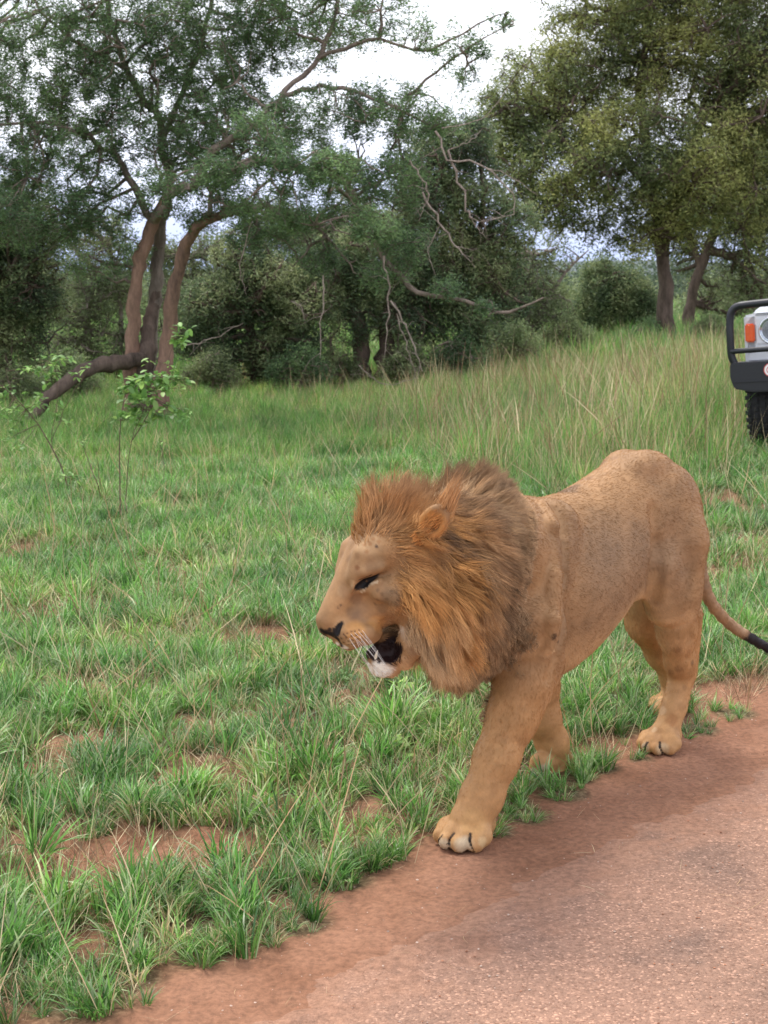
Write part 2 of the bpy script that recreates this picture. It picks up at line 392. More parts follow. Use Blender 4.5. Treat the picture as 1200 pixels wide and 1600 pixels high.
# ================================================================== grasses: a few tuft shapes scattered by geometry nodes
m_grass = attr_mat('grass_blade', 0.38, 0.5, 0.38, 0.38)
def patchy(m):                                # colour drifts from patch to patch of the field
    nt = m.node_tree; oi = N(nt, 'ShaderNodeObjectInfo'); no = N(nt, 'ShaderNodeTexNoise', Scale=1.3, Detail=4.0); nt.links.new(oi.outputs['Location'], no.inputs['Vector'])
    r = ramp(nt, no.outputs['Fac'], [(0.30, (0.55, 0.66, 0.60)), (0.46, (0.92, 0.95, 0.9)), (0.56, (1.08, 1.05, 0.95)), (0.70, (1.45, 1.20, 1.05))])
    for l in list(nt.links):
        if l.from_node.type == 'VECT_MATH' and l.from_node.operation == 'SCALE':
            mx = nt.nodes.get('patch') or N(nt, 'ShaderNodeMixRGB', blend_type='MULTIPLY', Fac=1.0)
            if mx.name != 'patch': mx.name = 'patch'; nt.links.new(l.from_socket, mx.inputs['Color1']); nt.links.new(r.outputs['Color'], mx.inputs['Color2'])
            nt.links.new(mx.outputs['Color'], l.to_socket)
patchy(m_grass)
m_straw = attr_mat('dry_straw', 0.7, 0.2, 0.15, 0.20)
def tuft_mesh(name, n, hgt, width, spread, lean, cols, seed, seg=4, mat=None, droop=0.5, base_r=.03, heads=0):
    rg = np.random.default_rng(seed)
    a = rg.uniform(0, 6.28, n); r = base_r * np.sqrt(rg.random(n))
    L_ = hgt * rg.uniform(.45, 1.1, n); w = width * rg.uniform(.6, 1.3, n)
    out = a + rg.normal(0, .7, n); ln = np.clip(lean * rg.uniform(.3, 1.6, n), 0, 1.5)
    t = np.linspace(0, 1, seg + 1)
    hx = np.cos(out); hy = np.sin(out)
    ang = (ln[:, None] * (0.35 + droop * 1.7 * t[None] ** 1.5))
    ds = L_[:, None] / seg
    dr = np.sin(ang) * ds; dz = np.cos(ang) * ds
    R = np.concatenate([np.zeros((n, 1)), np.cumsum(dr[:, :-1], 1)], 1); Z = np.concatenate([np.zeros((n, 1)), np.cumsum(dz[:, :-1], 1)], 1)
    sw = rg.normal(0, .12, (n, 1)) * t[None] ** 2 * L_[:, None]
    cx = (r * np.cos(a))[:, None] + R * hx[:, None] - sw * hy[:, None]; cy = (r * np.sin(a))[:, None] + R * hy[:, None] + sw * hx[:, None]
    tw = out + np.pi / 2 + rg.normal(0, .6, n)
    wt = w[:, None] * np.array([.7, 1, .9, .6, .08])[None] if seg == 4 else w[:, None] * np.interp(t, [0, .4, 1], [.7, 1, .1])[None]
    ox = np.cos(tw)[:, None] * wt / 2; oy = np.sin(tw)[:, None] * wt / 2
    V = np.stack([np.stack([cx - ox, cy - oy, Z], -1), np.stack([cx + ox, cy + oy, Z], -1)], 2)   # n, seg+1, 2, 3
    i = (np.arange(n)[:, None] * (seg + 1) + np.arange(seg)[None]) * 2
    f = np.stack([i, i + 1, i + 3, i + 2], -1).reshape(-1, 4)
    V = V.reshape(-1, 3)
    ci = rg.integers(0, len(cols), n); C = np.array(cols)[ci] * rg.uniform(.75, 1.3, (n, 1))
    C = np.repeat(C, (seg + 1) * 2, 0)
    me = bpy.data.meshes.new(name); me.from_pydata(V.tolist(), [], f.tolist())
    me.materials.append(mat or m_grass); me.polygons.foreach_set('use_smooth', [True] * len(f))
    put_color(me, 'Col', C)
    o = bpy.data.objects.new(name, me); o['kind'] = 'stuff'
    return o
G1, G2, G3, G4, G5 = (0.105, 0.265, 0.055), (0.18, 0.38, 0.085), (0.055, 0.145, 0.036), (0.29, 0.38, 0.13), (0.38, 0.48, 0.26)
D1, D2, D3 = (0.60, 0.49, 0.30), (0.36, 0.24, 0.13), (0.22, 0.15, 0.09)
def protos(name, items):
    c = bpy.data.collections.new(name)
    for o in items: c.objects.link(o)
    return c
lush = protos('lush_tufts', [tuft_mesh('grass_tuft', 36, .165, .0060, .04, 1.35, [G1, G1, G2, G3, G2, G5], s) for s in range(5)] + [tuft_mesh('grass_tuft', 28, .15, .0055, .045, 1.75, [G1, G2, G4, G5, D1, D1], 20 + s) for s in range(3)])
mixed = protos('mixed_tufts', [tuft_mesh('grass_tuft', 24, .24, .0065, .05, .95, [G1, G2, G2, G4], 30 + s, base_r=.05) for s in range(4)] + [tuft_mesh('grass_tuft', 16, .28, .0050, .05, .8, [G1, G4, D1], 40 + s, base_r=.05) for s in range(3)])
tall = protos('tall_tufts', [tuft_mesh('tall_grass_tuft', 26, .70, .0080, .1, .55, [G1, G2, G4, G2, G3, D1], 50 + s, base_r=.10) for s in range(4)] + [tuft_mesh('tall_grass_tuft', 14, .80, .0070, .1, .6, [G4, D1, D2, G2], 60 + s, base_r=.1) for s in range(2)])
straw = protos('straw_tufts', [tuft_mesh('dry_stem_tuft', 7, 1.10, .0105, .12, .60, [D1, D1, D2], 70 + s, mat=m_straw, base_r=.12, droop=.25) for s in range(4)])
thatch = protos('thatch_tufts', [tuft_mesh('dry_thatch', 20, .20, .0030, .05, 1.9, [D1, D2, D3, D3], 80 + s, mat=m_straw, base_r=.06, droop=.1) for s in range(4)])
stalk = protos('loose_stalks', [tuft_mesh('dry_stalk', 2, .42, .0032, .05, 1.7, [D1, D1, D2], 90 + s, mat=m_straw, base_r=.02, droop=.12) for s in range(4)])
def herb_mesh(name, n, size, cols, seed):
    rg = np.random.default_rng(seed); V = []; Fc = []; C = []
    for i in range(n):
        a = rg.uniform(0, 6.28); el = rg.uniform(.15, 1.1); L_ = size * rg.uniform(.5, 1.2); h0 = rg.uniform(0, size * 1.1); d = np.array([math.cos(a) * math.cos(el), math.sin(a) * math.cos(el), math.sin(el)]); s_ = np.array([-math.sin(a), math.cos(a), 0])
        o_ = np.array([rg.normal(0, size * .3), rg.normal(0, size * .3), h0]); k = len(V)
        for q, w in ((0, .03), (.3, .9), (.65, 1), (1, .05)):
            m = o_ + d * L_ * q - np.array([0, 0, .35 * L_ * q * q]); V += [m - s_ * L_ * .22 * w, m + s_ * L_ * .22 * w]
        Fc += [[k, k + 1, k + 3, k + 2], [k + 2, k + 3, k + 5, k + 4], [k + 4, k + 5, k + 7, k + 6]]; C += [np.array(cols[rg.integers(0, len(cols))]) * rg.uniform(.7, 1.2)] * 8
    me = bpy.data.meshes.new(name); me.from_pydata([tuple(v) for v in V], [], Fc); me.materials.append(m_grass); put_color(me, 'Col', np.array(C))
    o = bpy.data.objects.new(name, me); o['kind'] = 'stuff'; return o
herbs = protos('herb_tufts', [herb_mesh('broadleaf_herb', 16, .055, [(.10, .20, .05), (.15, .26, .07), (.21, .31, .10)], 500 + s) for s in range(4)])
def scatter(name, P, scl, rot, coll, label, cat, tilt=None):
    me = bpy.data.meshes.new(name); n = len(P)
    me.vertices.add(n); me.vertices.foreach_set('co', np.asarray(P, np.float32).ravel())
    a = me.attributes.new('scl', 'FLOAT_VECTOR', 'POINT'); a.data.foreach_set('vector', np.asarray(scl, np.float32).ravel())
    a = me.attributes.new('rot', 'FLOAT_VECTOR', 'POINT'); a.data.foreach_set('vector', np.asarray(rot, np.float32).ravel())
    a = me.attributes.new('pick', 'INT', 'POINT'); a.data.foreach_set('value', rng.integers(0, len(coll.objects), n).astype(np.int32))
    o = bpy.data.objects.new(name, me); sc.collection.objects.link(o)
    o['kind'] = 'stuff'; o['label'] = label; o['category'] = cat
    ng = bpy.data.node_groups.new(name, 'GeometryNodeTree')
    ng.interface.new_socket('Geometry', in_out='INPUT', socket_type='NodeSocketGeometry'); ng.interface.new_socket('Geometry', in_out='OUTPUT', socket_type='NodeSocketGeometry')
    gi, go = ng.nodes.new('NodeGroupInput'), ng.nodes.new('NodeGroupOutput')
    ip = ng.nodes.new('GeometryNodeInstanceOnPoints'); ci = ng.nodes.new('GeometryNodeCollectionInfo')
    ci.inputs['Collection'].default_value = coll; ci.inputs['Separate Children'].default_value = True; ci.inputs['Reset Children'].default_value = True
    def attr(nm, tp):
        x = ng.nodes.new('GeometryNodeInputNamedAttribute'); x.data_type = tp; x.inputs['Name'].default_value = nm; return x.outputs['Attribute']
    m2p = ng.nodes.new('GeometryNodeMeshToPoints')
    lk = ng.links.new
    lk(gi.outputs[0], m2p.inputs['Mesh']); lk(m2p.outputs['Points'], ip.inputs['Points']); lk(ci.outputs[0], ip.inputs['Instance'])
    ip.inputs['Pick Instance'].default_value = True
    lk(attr('pick', 'INT'), ip.inputs['Instance Index']); lk(attr('scl', 'FLOAT_VECTOR'), ip.inputs['Scale']); lk(attr('rot', 'FLOAT_VECTOR'), ip.inputs['Rotation'])
    lk(ip.outputs[0], go.inputs[0])
    md = o.modifiers.new('scatter', 'NODES'); md.node_group = ng
    return o
def in_view(n, y0, y1, pad=.6, power=1.0):
    n = int(n * (.26 * y1 + 1.9) / (.26 * y1 + pad)); pad = 1.9
    y = y0 + (y1 - y0) * rng.random(n) ** power
    # keep the density even over the widening strip
    k = rng.random(n) * (.26 * y1 + pad) < (.26 * y + pad); y = y[k]
    return np.column_stack([rng.uniform(-1, 1, len(y)) * (.26 * y + pad), y])
def rots(n, tilt=.12): return np.column_stack([rng.normal(0, tilt, n), rng.normal(0, tilt, n), rng.uniform(0, 6.28, n)])
def scls(n, lo, hi, zv=.2, k=None): s_ = rng.uniform(lo, hi, n) * (1 if k is None else k); return np.column_stack([s_, s_, s_ * rng.uniform(1 - zv, 1 + zv, n)])
PAWS_W = [ground_at(722, 1322)[:2], ground_at(1028, 1172)[:2], ground_at(858, 1215)[:2], ground_at(1045, 1125)[:2]]
def clear_paws(P, r=.11):
    k = np.ones(len(P), bool)
    for q in PAWS_W: k &= np.linalg.norm(P - q, axis=1) > r
    return k
def tallness(P):                              # 0 short turf, 1 tall grass
    x, y = P[:, 0], P[:, 1]; px = 600 + F_PX * x / y
    lim = np.interp(px, [-200, 100, 300, 500, 620, 760, 900, 1100, 1300], [19, 19.5, 20, 19, 15.5, 12.6, 12.4, 12.2, 11.8])
    return smooth(-1.2, 1.2, y - lim + .5 * _tw2(P * .8))
def put(name, P, coll, lo, hi, label, cat, tilt=.12, k=None, zv=.2, dz=0.0, flat=1.0):
    scatter(name, np.column_stack([P, height(P) + dz]), scls(len(P), lo, hi, zv, k) * np.array([1, 1, flat]), rots(len(P), tilt), coll, label, cat)
# near turf
P = in_view(17500, 3.3, 8.0); c = cover(P); P = P[(rng.random(len(P)) < c * (.38 + .62 * smooth(-.6, .5, _tw3(P * 1.6)))) & clear_paws(P)]
c = edge_dist(P); kk = np.clip(.58 + .32 * smooth(.0, .6, c) + .28 * _tw3(P * .8), .35, 1.5) * np.interp(P[:, 1], [4.2, 5.6], [1.18, 1.0])
put('grass', P, lush, .62, 1.12, 'short lush green grass tufts beside the road', 'grass', .18, kk)
P = in_view(34000, 8.0, 15.0); c = cover(P) * (1 - .7 * tallness(P)) * (.4 + .6 * smooth(-.8, .4, _tw3(P * .9))); P = P[rng.random(len(P)) < c]
put('grass', P, lush, .5, 1.2, 'green turf in the middle distance behind the lion', 'grass', .2)
P = in_view(6500, 7.5, 22.0); c = cover(P) * smooth(7.5, 10, P[:, 1]) * (1 - .95 * ((600 + F_PX * P[:, 0] / P[:, 1] > 1120) & (P[:, 1] > 11.5) & (P[:, 1] < 15))) * (.25 + .75 * smooth(-.6, .8, _tw4(P) + .6 * _tw2(P))); P = P[rng.random(len(P)) < c]
put('grass', P, mixed, .6, 1.15, 'loose ankle high green grass left of the lion', 'grass', .2)
P = in_view(26000, 15.0, 26.0); c = cover(P) * (1 - .8 * tallness(P)); P = P[rng.random(len(P)) < c * .9]
put('grass', P, mixed, .7, 1.2, 'green grass in front of the trees', 'grass', .2)
P = in_view(30000, 11.0, 34.0, 1.0); tl = tallness(P); px = 600 + F_PX * P[:, 0] / P[:, 1]
veh = (px > 1120) & (P[:, 1] < 15.2); side = np.where(P[:, 1] < 15.2, np.interp(px, [1060, 1170], [1, 0]), 1) * np.interp(px, [380, 720], [.28, .85]); P = P[rng.random(len(P)) < tl * side * np.interp(P[:, 1], [11, 20, 34], [1, .8, .4])]
px = 600 + F_PX * P[:, 0] / P[:, 1]; hk = np.interp(px, [300, 560, 700, 900, 1100, 1250], [.42, .46, .62, .72, .85, .88]) * np.interp(P[:, 1], [11, 14, 20, 34], [.55, .9, .85, .6])
put('tall_grass', P, tall, .65, 1.15, 'tall yellow green grass standing behind the lion', 'grass', .14, hk, .15)
P = in_view(9000, 11.2, 30.0, 1.0); tl = tallness(P); px = 600 + F_PX * P[:, 0] / P[:, 1]; P = P[rng.random(len(P)) < tl * np.where(P[:, 1] < 15, np.interp(px, [1070, 1180], [1, .05]), 1) * np.interp(px, [380, 720], [.20, .95]) * (.25 + .75 * smooth(-.1, .8, _tw2(P * 1.4)))]
px = 600 + F_PX * P[:, 0] / P[:, 1]; hk = np.interp(px, [300, 560, 700, 1100], [.5, .6, .75, .9]) * np.interp(P[:, 1], [11, 14, 20, 30], [.6, .9, .85, .65])
put('dry_grass', P, straw, .6, 1.15, 'dry tan grass stems standing in the tall grass', 'grass', .26, hk, .15)
P = in_view(40000, 26.0, 75.0, 4.0); P = P[rng.random(len(P)) < .9]
put('grass', P, mixed, 1.4, 2.6, 'far green grass under the trees', 'grass', .15)
# thatch and loose dry stalks
P = in_view(9000, 3.4, 12.0); c = cover(P); e = edge_dist(P); P = P[(rng.random(len(P)) < np.where(c < .5, .9 * (e > .05), .55 * (e > 0))) & clear_paws(P, .14)]
put('dry_thatch', P, thatch, .45, 1.05, 'flattened dry straw lying on the bare soil patches', 'straw', .15, None, .2, .004, .6)
P = in_view(3600, 3.4, 15.0); e = edge_dist(P); P = P[(e > -.10) & clear_paws(P, .16)]
put('dry_stalks', P, stalk, .45, 1.35, 'long thin dry stalks strewn over the green turf', 'straw', .25, None, .3, .02)
P = in_view(1500, 3.6, 8.0); e = edge_dist(P); P = P[(e > -1.1) & (e < .1) & clear_paws(P, .14)][:110]
put('dry_stalks', P, stalk, .12, .5, 'short broken stalks lying on the road edge', 'straw', .03, None, .05, .008, .12)
P = in_view(5200, 3.6, 20.0); c = cover(P) * smooth(-.1, .9, _tw2(P * 1.1 + 9)); P = P[(rng.random(len(P)) < c) & clear_paws(P, .15)]
put('herbs', P, herbs, .35, 1.0, 'small broad leaved herbs growing among the grass', 'weeds', .2)
# ================================================================== trees and shrubs
def bark_mat(name, ca, cb, scale=9.0):
    m, nt, b = new_mat(name); tc = N(nt, 'ShaderNodeTexCoord'); mp = N(nt, 'ShaderNodeMapping'); mp.inputs['Scale'].default_value = (1, 1, .3)
    nt.links.new(tc.outputs['Object'], mp.inputs['Vector'])
    n = N(nt, 'ShaderNodeTexNoise', Scale=scale, Detail=9.0, Roughness=.7); nt.links.new(mp.outputs['Vector'], n.inputs['Vector'])
    r = ramp(nt, n.outputs['Fac'], [(.3, cb), (.5, ca), (.68, tuple(min(1, v * 1.5) for v in ca))])
    nt.links.new(r.outputs['Color'], b.inputs['Base Color']); b.inputs['Roughness'].default_value = .9; b.inputs['Specular IOR Level'].default_value = .15
    bp = N(nt, 'ShaderNodeBump', Strength=.9); bp.inputs['Distance'].default_value = .05
    nt.links.new(n.outputs['Fac'], bp.inputs['Height']); nt.links.new(bp.outputs['Normal'], b.inputs['Normal'])
    return m
m_bark_red = bark_mat('bark_reddish', (0.25, 0.155, 0.11), (0.085, 0.06, 0.05))
m_bark_grey = bark_mat('bark_grey', (0.20, 0.165, 0.135), (0.07, 0.055, 0.045))
m_bark_dark = bark_mat('bark_dark', (0.13, 0.095, 0.075), (0.045, 0.034, 0.028))
m_twig_pale = bark_mat('twig_pale', (0.36, 0.29, 0.24), (0.15, 0.11, 0.09), 25)
m_leaf = attr_mat('leaf', 0.5, 0.35, 0.45)
m_bark_limb = bark_mat('bark_limb', (0.23, 0.18, 0.145), (0.08, 0.062, 0.05))
class Tree:
    def __init__(s, name, base, label, cat, seed, group=None):
        s.root = empty(name, base, label, cat, group); s.base = np.array(base); s.rg = np.random.default_rng(seed)
        s.nodes = [np.array(base)[None]]; s.limbs = Tubes(); s.tw = Tubes(); s.leafP = []; s.seed = seed
    def stem(s, pts, r, mat=None, name='trunk', sides=9, n=26, rough=.07, add=True):
        P = spline(np.array(pts), n); rr = np.interp(np.linspace(0, 1, n), np.linspace(0, 1, len(r)), r)
        P[1:-1] += s.rg.normal(0, 1, (n - 2, 3)) * rr[1:-1, None] * rough * 2
        rr = rr * (1 + s.rg.normal(0, .05, n))
        if mat is None: s.limbs.add(P, rr, sides)
        else:
            t = Tubes(); t.add(P, rr, 14 if sides > 6 else sides, .035); t.build(name, mat, s.root)
        if add: s.nodes.append(P)
        return P
    def attract(s, blobs, n, shell=.25):
        w = np.array([b[2] for b in blobs]); k = s.rg.choice(len(blobs), n, p=w / w.sum())
        d = s.rg.normal(size=(n, 3)); d /= np.linalg.norm(d, axis=1)[:, None]
        rad = s.rg.random(n) ** (1 / (3 - 1.2 * shell))
        C = np.array([b[0] for b in blobs])[k]; R = np.array([b[1] for b in blobs])[k]
        return C + d * rad[:, None] * R
    def branch(s, blobs, n, r0, r1, bend=.15, maxlen=99, npts=5, sides=5, lift=.0, twigs=False, keep=True):
        A = s.attract(blobs, n); nod = np.concatenate(s.nodes)
        kd = kdtree.KDTree(len(nod))
        for i, p in enumerate(nod): kd.insert(p, i)
        kd.balance(); new = []
        tub = s.tw if twigs else s.limbs
        for a in A:
            co, i, d = kd.find(a)
            if d < .05 or d > maxlen: continue
            b = nod[i]; t = np.linspace(0, 1, npts)[:, None]
            P = b + (a - b) * t + s.rg.normal(0, bend * d, 3) * (t * (1 - t)) * 2 + np.array([0, 0, lift * d]) * (t * (1 - t)) * 2
            P[1:-1] += s.rg.normal(0, .035 * d, (npts - 2, 3))
            if r0 > 0: tub.add(P, np.linspace(min(r0, .06 * d + r1), r1, npts), sides)
            new.append(P[1:])
        if new and keep: s.nodes.append(np.concatenate(new))
        return new
    def leaves(s, twigs, per, size, cols, flat=.5, spread=.05, aspect=.5, name='crown', jit=.25, patch=.6, noise=1.2):
        P = np.concatenate(twigs); m = len(P); rg = s.rg
        i = rg.integers(0, m, int(m * per)); C = P[i] + rg.normal(0, spread, (len(i), 3))
        n = len(C); u = rg.normal(size=(n, 3)); u[:, 2] *= (1 - flat); u /= np.linalg.norm(u, axis=1)[:, None]
        v = rg.normal(size=(n, 3)); v[:, 2] *= (1 - flat); v -= u * (u * v).sum(1, keepdims=True); v /= np.linalg.norm(v, axis=1)[:, None]
        L_ = size * rg.uniform(.55, 1.35, n)[:, None]; W_ = L_ * aspect
        V = np.stack([C - u * L_ * .55 + v * W_ * .2, C + v * W_ * .75, C + u * L_ * .6], 1)
        cols = np.array(cols); wv = Waves(s.seed + 5, noise, 10)(C); tsel = np.clip(.5 + patch * wv * .6 + rg.normal(0, jit, n), 0, .999) * (len(cols) - 1)
        a = tsel.astype(int); f = (tsel - a)[:, None]; col = cols[a] * (1 - f) + cols[np.minimum(a + 1, len(cols) - 1)] * f
        col = col * rg.uniform(.7, 1.35, (n, 1))
        o = mesh_np(name, V.reshape(-1, 3), np.arange(3 * n).reshape(n, 3), m_leaf, s.root, smooth_shade=False)
        put_color(o.data, 'Col', np.repeat(col, 3, 0)); o['kind'] = 'stuff'
        return o
    def finish(s, bark, twigm):
        if s.limbs.V: s.limbs.build('branches', bark, s.root)['kind'] = 'stuff'
        if s.tw.V: s.tw.build('twigs', twigm, s.root)['kind'] = 'stuff'
def blob(px, py, rpx, y, w=1.0, ry=1.0, deep=1.0):          # a foliage mass: centre pixel, radius in pixels, distance
    c = at_y(px, py, y); r = rpx * y / F_PX
    return (c, np.array([r, r * deep, r * ry]), w * rpx ** 2)
OLIVE = [(0.102, 0.138, 0.066), (0.18, 0.228, 0.102), (0.276, 0.324, 0.144)]
ACA = [(0.086, 0.149, 0.071), (0.144, 0.236, 0.098), (0.218, 0.322, 0.127)]
DARKG = [(0.085, 0.124, 0.068), (0.137, 0.202, 0.094), (0.202, 0.26, 0.117), (0.312, 0.351, 0.169)]
LIGHTG = [(0.138, 0.196, 0.092), (0.218, 0.287, 0.127), (0.31, 0.368, 0.172)]
BIGT = [(0.119, 0.157, 0.067), (0.205, 0.254, 0.095), (0.313, 0.346, 0.124), (0.432, 0.443, 0.157)]
# ---- the acacia on the left
Y1 = 19.0
def q1(x, y, dy=0.0): return at_y(x, y, Y1 + dy)
b1 = place(225, 655); Y1 = b1[1]
T = Tree('acacia_tree', b1, 'multi-stemmed acacia with reddish peeling trunks and fine leaves on the left', 'tree', 101)
T.stem([q1(208, 662), q1(206, 600), q1(207, 540), q1(212, 450), q1(222, 395), q1(242, 342), q1(262, 312, -.2)], [.13, .10, .085, .08, .078, .062], m_bark_red)
T.stem([q1(240, 640, .3), q1(232, 560, .3), q1(240, 480, .3), (q1(246, 420, .3)), q1(254, 345, .3), q1(262, 300, .3)], [.12, .095, .085, .078, .07, .05], m_bark_grey)
T.stem([q1(250, 665, -.2), q1(252, 600, -.2), q1(262, 530, -.1), q1(272, 450, -.2), q1(290, 385, -.3), q1(312, 352, -.4), q1(352, 332, -.5)], [.13, .10, .088, .08, .072, .062, .05], m_bark_red)
T.stem([q1(222, 560, -.1), q1(180, 566, -.4), q1(130, 582, -.7), q1(90, 608, -.9), q1(55, 645, -1.0), q1(25, 690, -1.0)], [.08, .10, .088, .075, .06, .035], m_bark_dark, 'fallen_limb')
T.stem([q1(246, 430, .3), q1(240, 480, .25), q1(232, 530, .1), q1(226, 590), q1(228, 655)], [.05, .07, .10, .13, .17], m_bark_dark)
T.stem([q1(350, 332, -.5), q1(395, 322, -.8), q1(450, 330, -1), q1(500, 360, -1.1), q1(545, 410, -1.2)], [.05, .038, .028, .018, .008], n=16, rough=.3)
T.stem([q1(318, 350, -.4), q1(330, 320, -.6), q1(325, 280, -.5)], [.04, .03, .015], n=8, rough=.3)
T.stem([q1(240, 345), q1(270, 305, -.3), q1(310, 283, -.6), q1(400, 262, -1), q1(520, 270, -1.3), q1(560, 320, -1.4), q1(600, 400, -1.5), q1(640, 450, -1.6), q1(710, 468, -1.7), q1(790, 488, -1.8), q1(850, 465, -1.9)], [.075, .06, .055, .05, .045, .04, .034, .030, .024, .018, .010], n=34, rough=.25)
T.stem([q1(300, 284, -.6), q1(350, 225, -.8), q1(395, 190, -1.0), q1(440, 150, -.8), q1(500, 90, -.6), q1(530, 0, -.5), q1(545, -120, -.2)], [.055, .050, .046, .036, .03, .025, .012], n=26, rough=.25)
T.stem([q1(440, 150, -.8), q1(520, 135, -1), q1(600, 160, -1.2), q1(680, 200, -1.3)], [.03, .026, .02, .012], n=16, rough=.3)
T.stem([q1(500, 90, -.6), q1(580, 60, -1.0), q1(660, 80, -1.3), q1(760, 30, -1.6), q1(800, 20, -1.6)], [.025, .020, .014, .009, .003], n=18, rough=.3)
T.stem([q1(640, 150, -1.2), q1(690, 105, -1.4), q1(740, 70, -1.6), q1(790, 40, -1.7)], [.018, .014, .010, .004], n=12, rough=.3)
T.stem([q1(262, 300, .3), q1(250, 200, .5), q1(200, 110, .6), q1(170, 20, .6), q1(150, -100, .6)], [.06, .05, .04, .03, .012], n=20, rough=.25)
T.stem([q1(240, 345), q1(200, 270, .2), q1(130, 210, 0), q1(60, 190, -.2), q1(-30, 200, -.3)], [.055, .042, .032, .022, .012], n=18, rough=.3)
T.stem([q1(200, 110, .6), q1(110, 60, .2), q1(60, 10, 0), q1(10, -60, 0)], [.032, .022, .016, .01], n=12, rough=.3)
T.stem([q1(250, 220, .5), q1(300, 110, .9), q1(330, 0, 1.0), q1(340, -120, 1.0)], [.04, .032, .025, .012], n=14, rough=.25)
B = [blob(x, y, r, Y1 + dy, w, .62, 1.3) for x, y, r, dy, w in ((60, 60, 120, .3, .8), (190, 70, 130, .5, 1.1), (340, 60, 130, .3, 1.15), (470, 40, 120, 0, .8), (600, 30, 90, -1, .35), (680, 60, 60, -1.3, .22), (100, 240, 110, 0, 1.0), (240, 200, 110, .3, 1.1),
     (380, 200, 100, -.3, 1.0), (500, 190, 90, -1, .8), (600, 170, 80, -1.1, .7), (680, 190, 60, -1.2, .6), (540, 300, 90, -1.3, .8), (450, 330, 80, -1, .5), (160, 330, 80, -.2, .8), (60, 340, 100, -.3, .9), (360, 300, 60, -.6, .7), (620, 280, 70, -1.3, .8), (40, 170, 80, 0, 1.0), (140, 150, 80, .2, 1.0), (340, 140, 80, 0, .9), (30, 260, 60, 0, .8), (340, 270, 50, -2.2, 1.0), (440, 255, 55, -2.6, 1.1), (520, 265, 50, -2.8, 1.1), (250, 290, 45, -1.6, .9), (400, 200, 50, -2.4, .8), (580, 350, 50, -2.6, 1.0), (380, 330, 40, -2.0, .8), (460, 340, 45, -2.2, .8), (310, 330, 60, -.3, .7), (410, 370, 60, -.8, .7), (320, 250, 80, 0, .9), (500, 400, 50, -1, .7), (200, 400, 50, .4, .6), (140, 420, 50, .3, .5), (740, 75, 34, -1.5, .9), (785, 40, 26, -1.6, .9), (720, 120, 34, -1.4, .7), (200, -110, 200, .4, .6), (450, -110, 200, 0, .5), (-100, 100, 150, 0, .8), (-120, 300, 130, 0, .8),
     (640, 380, 55, -1.5, .9), (600, 430, 50, -1.5, .8), (700, 455, 34, -1.7, .9), (760, 480, 24, -1.8, .7), (820, 480, 18, -1.9, .4))]
T.branch(B, 170, .024, .009, .15, 3.5, 7, 5)
T.branch(B, 1100, .010, .004, .2, 1.6, 6, 4)
tw = T.branch(B, 10500, .004, .002, .2, .9, 5, 3, twigs=True)
T.leaves(tw, 9.0, .042, ACA, .55, .036, .50, noise=.8)
# the bare, pale, thorny boughs that hang from it
for pl, r in ((((680, 205), (705, 245), (760, 262), (800, 300), (803, 335)), .013), (((700, 235), (722, 290), (728, 330), (752, 345), (803, 335)), .015), (((660, 300), (690, 350), (715, 385), (742, 418)), .014), (((730, 330), (745, 355), (760, 372)), .008),
              (((690, 200), (720, 195), (760, 180), (830, 90)), .007), (((760, 262), (790, 272), (840, 305)), .006), (((700, 235), (735, 220), (755, 200)), .006), (((690, 350), (670, 390), (680, 430)), .006), (((640, 250), (668, 300), (655, 345)), .010), (((752, 345), (770, 340), (790, 352)), .005), (((600, 400), (607, 440), (606, 500), (600, 560)), .012), (((715, 385), (735, 390), (750, 388)), .005),
              (((455, 470), (470, 480), (476, 500)), .008), (((505, 430), (503, 500), (500, 560)), .010), (((395, 345), (375, 415), (385, 460)), .007), (((290, 540), (330, 530), (380, 505)), .007), (((560, 570), (600, 600), (655, 590)), .006), (((610, 470), (640, 520), (660, 580)), .012), (((620, 490), (635, 540), (650, 590)), .008)):
    P = T.stem([q1(x, y, -1.9) for x, y in pl], [r, r * .8, r * .3], m_twig_pale, 'bare_bough', 5, 14, .7, add=False)
    tb = Tubes()
    for i in range(2, 14, 2):
        d = T.rg.normal(0, 1, 3) * [1, .5, 1]; d /= np.linalg.norm(d); l = T.rg.uniform(.08, .3)
        tb.add(np.array([P[i], P[i] + d * l * .5 + T.rg.normal(0, .02, 3), P[i] + d * l + [0, 0, -.03]]), [r * .4, r * .28, .001], 3)
    tb.build('bare_twigs', m_twig_pale, T.root)['kind'] = 'stuff'
T.finish(m_bark_limb, m_bark_grey)
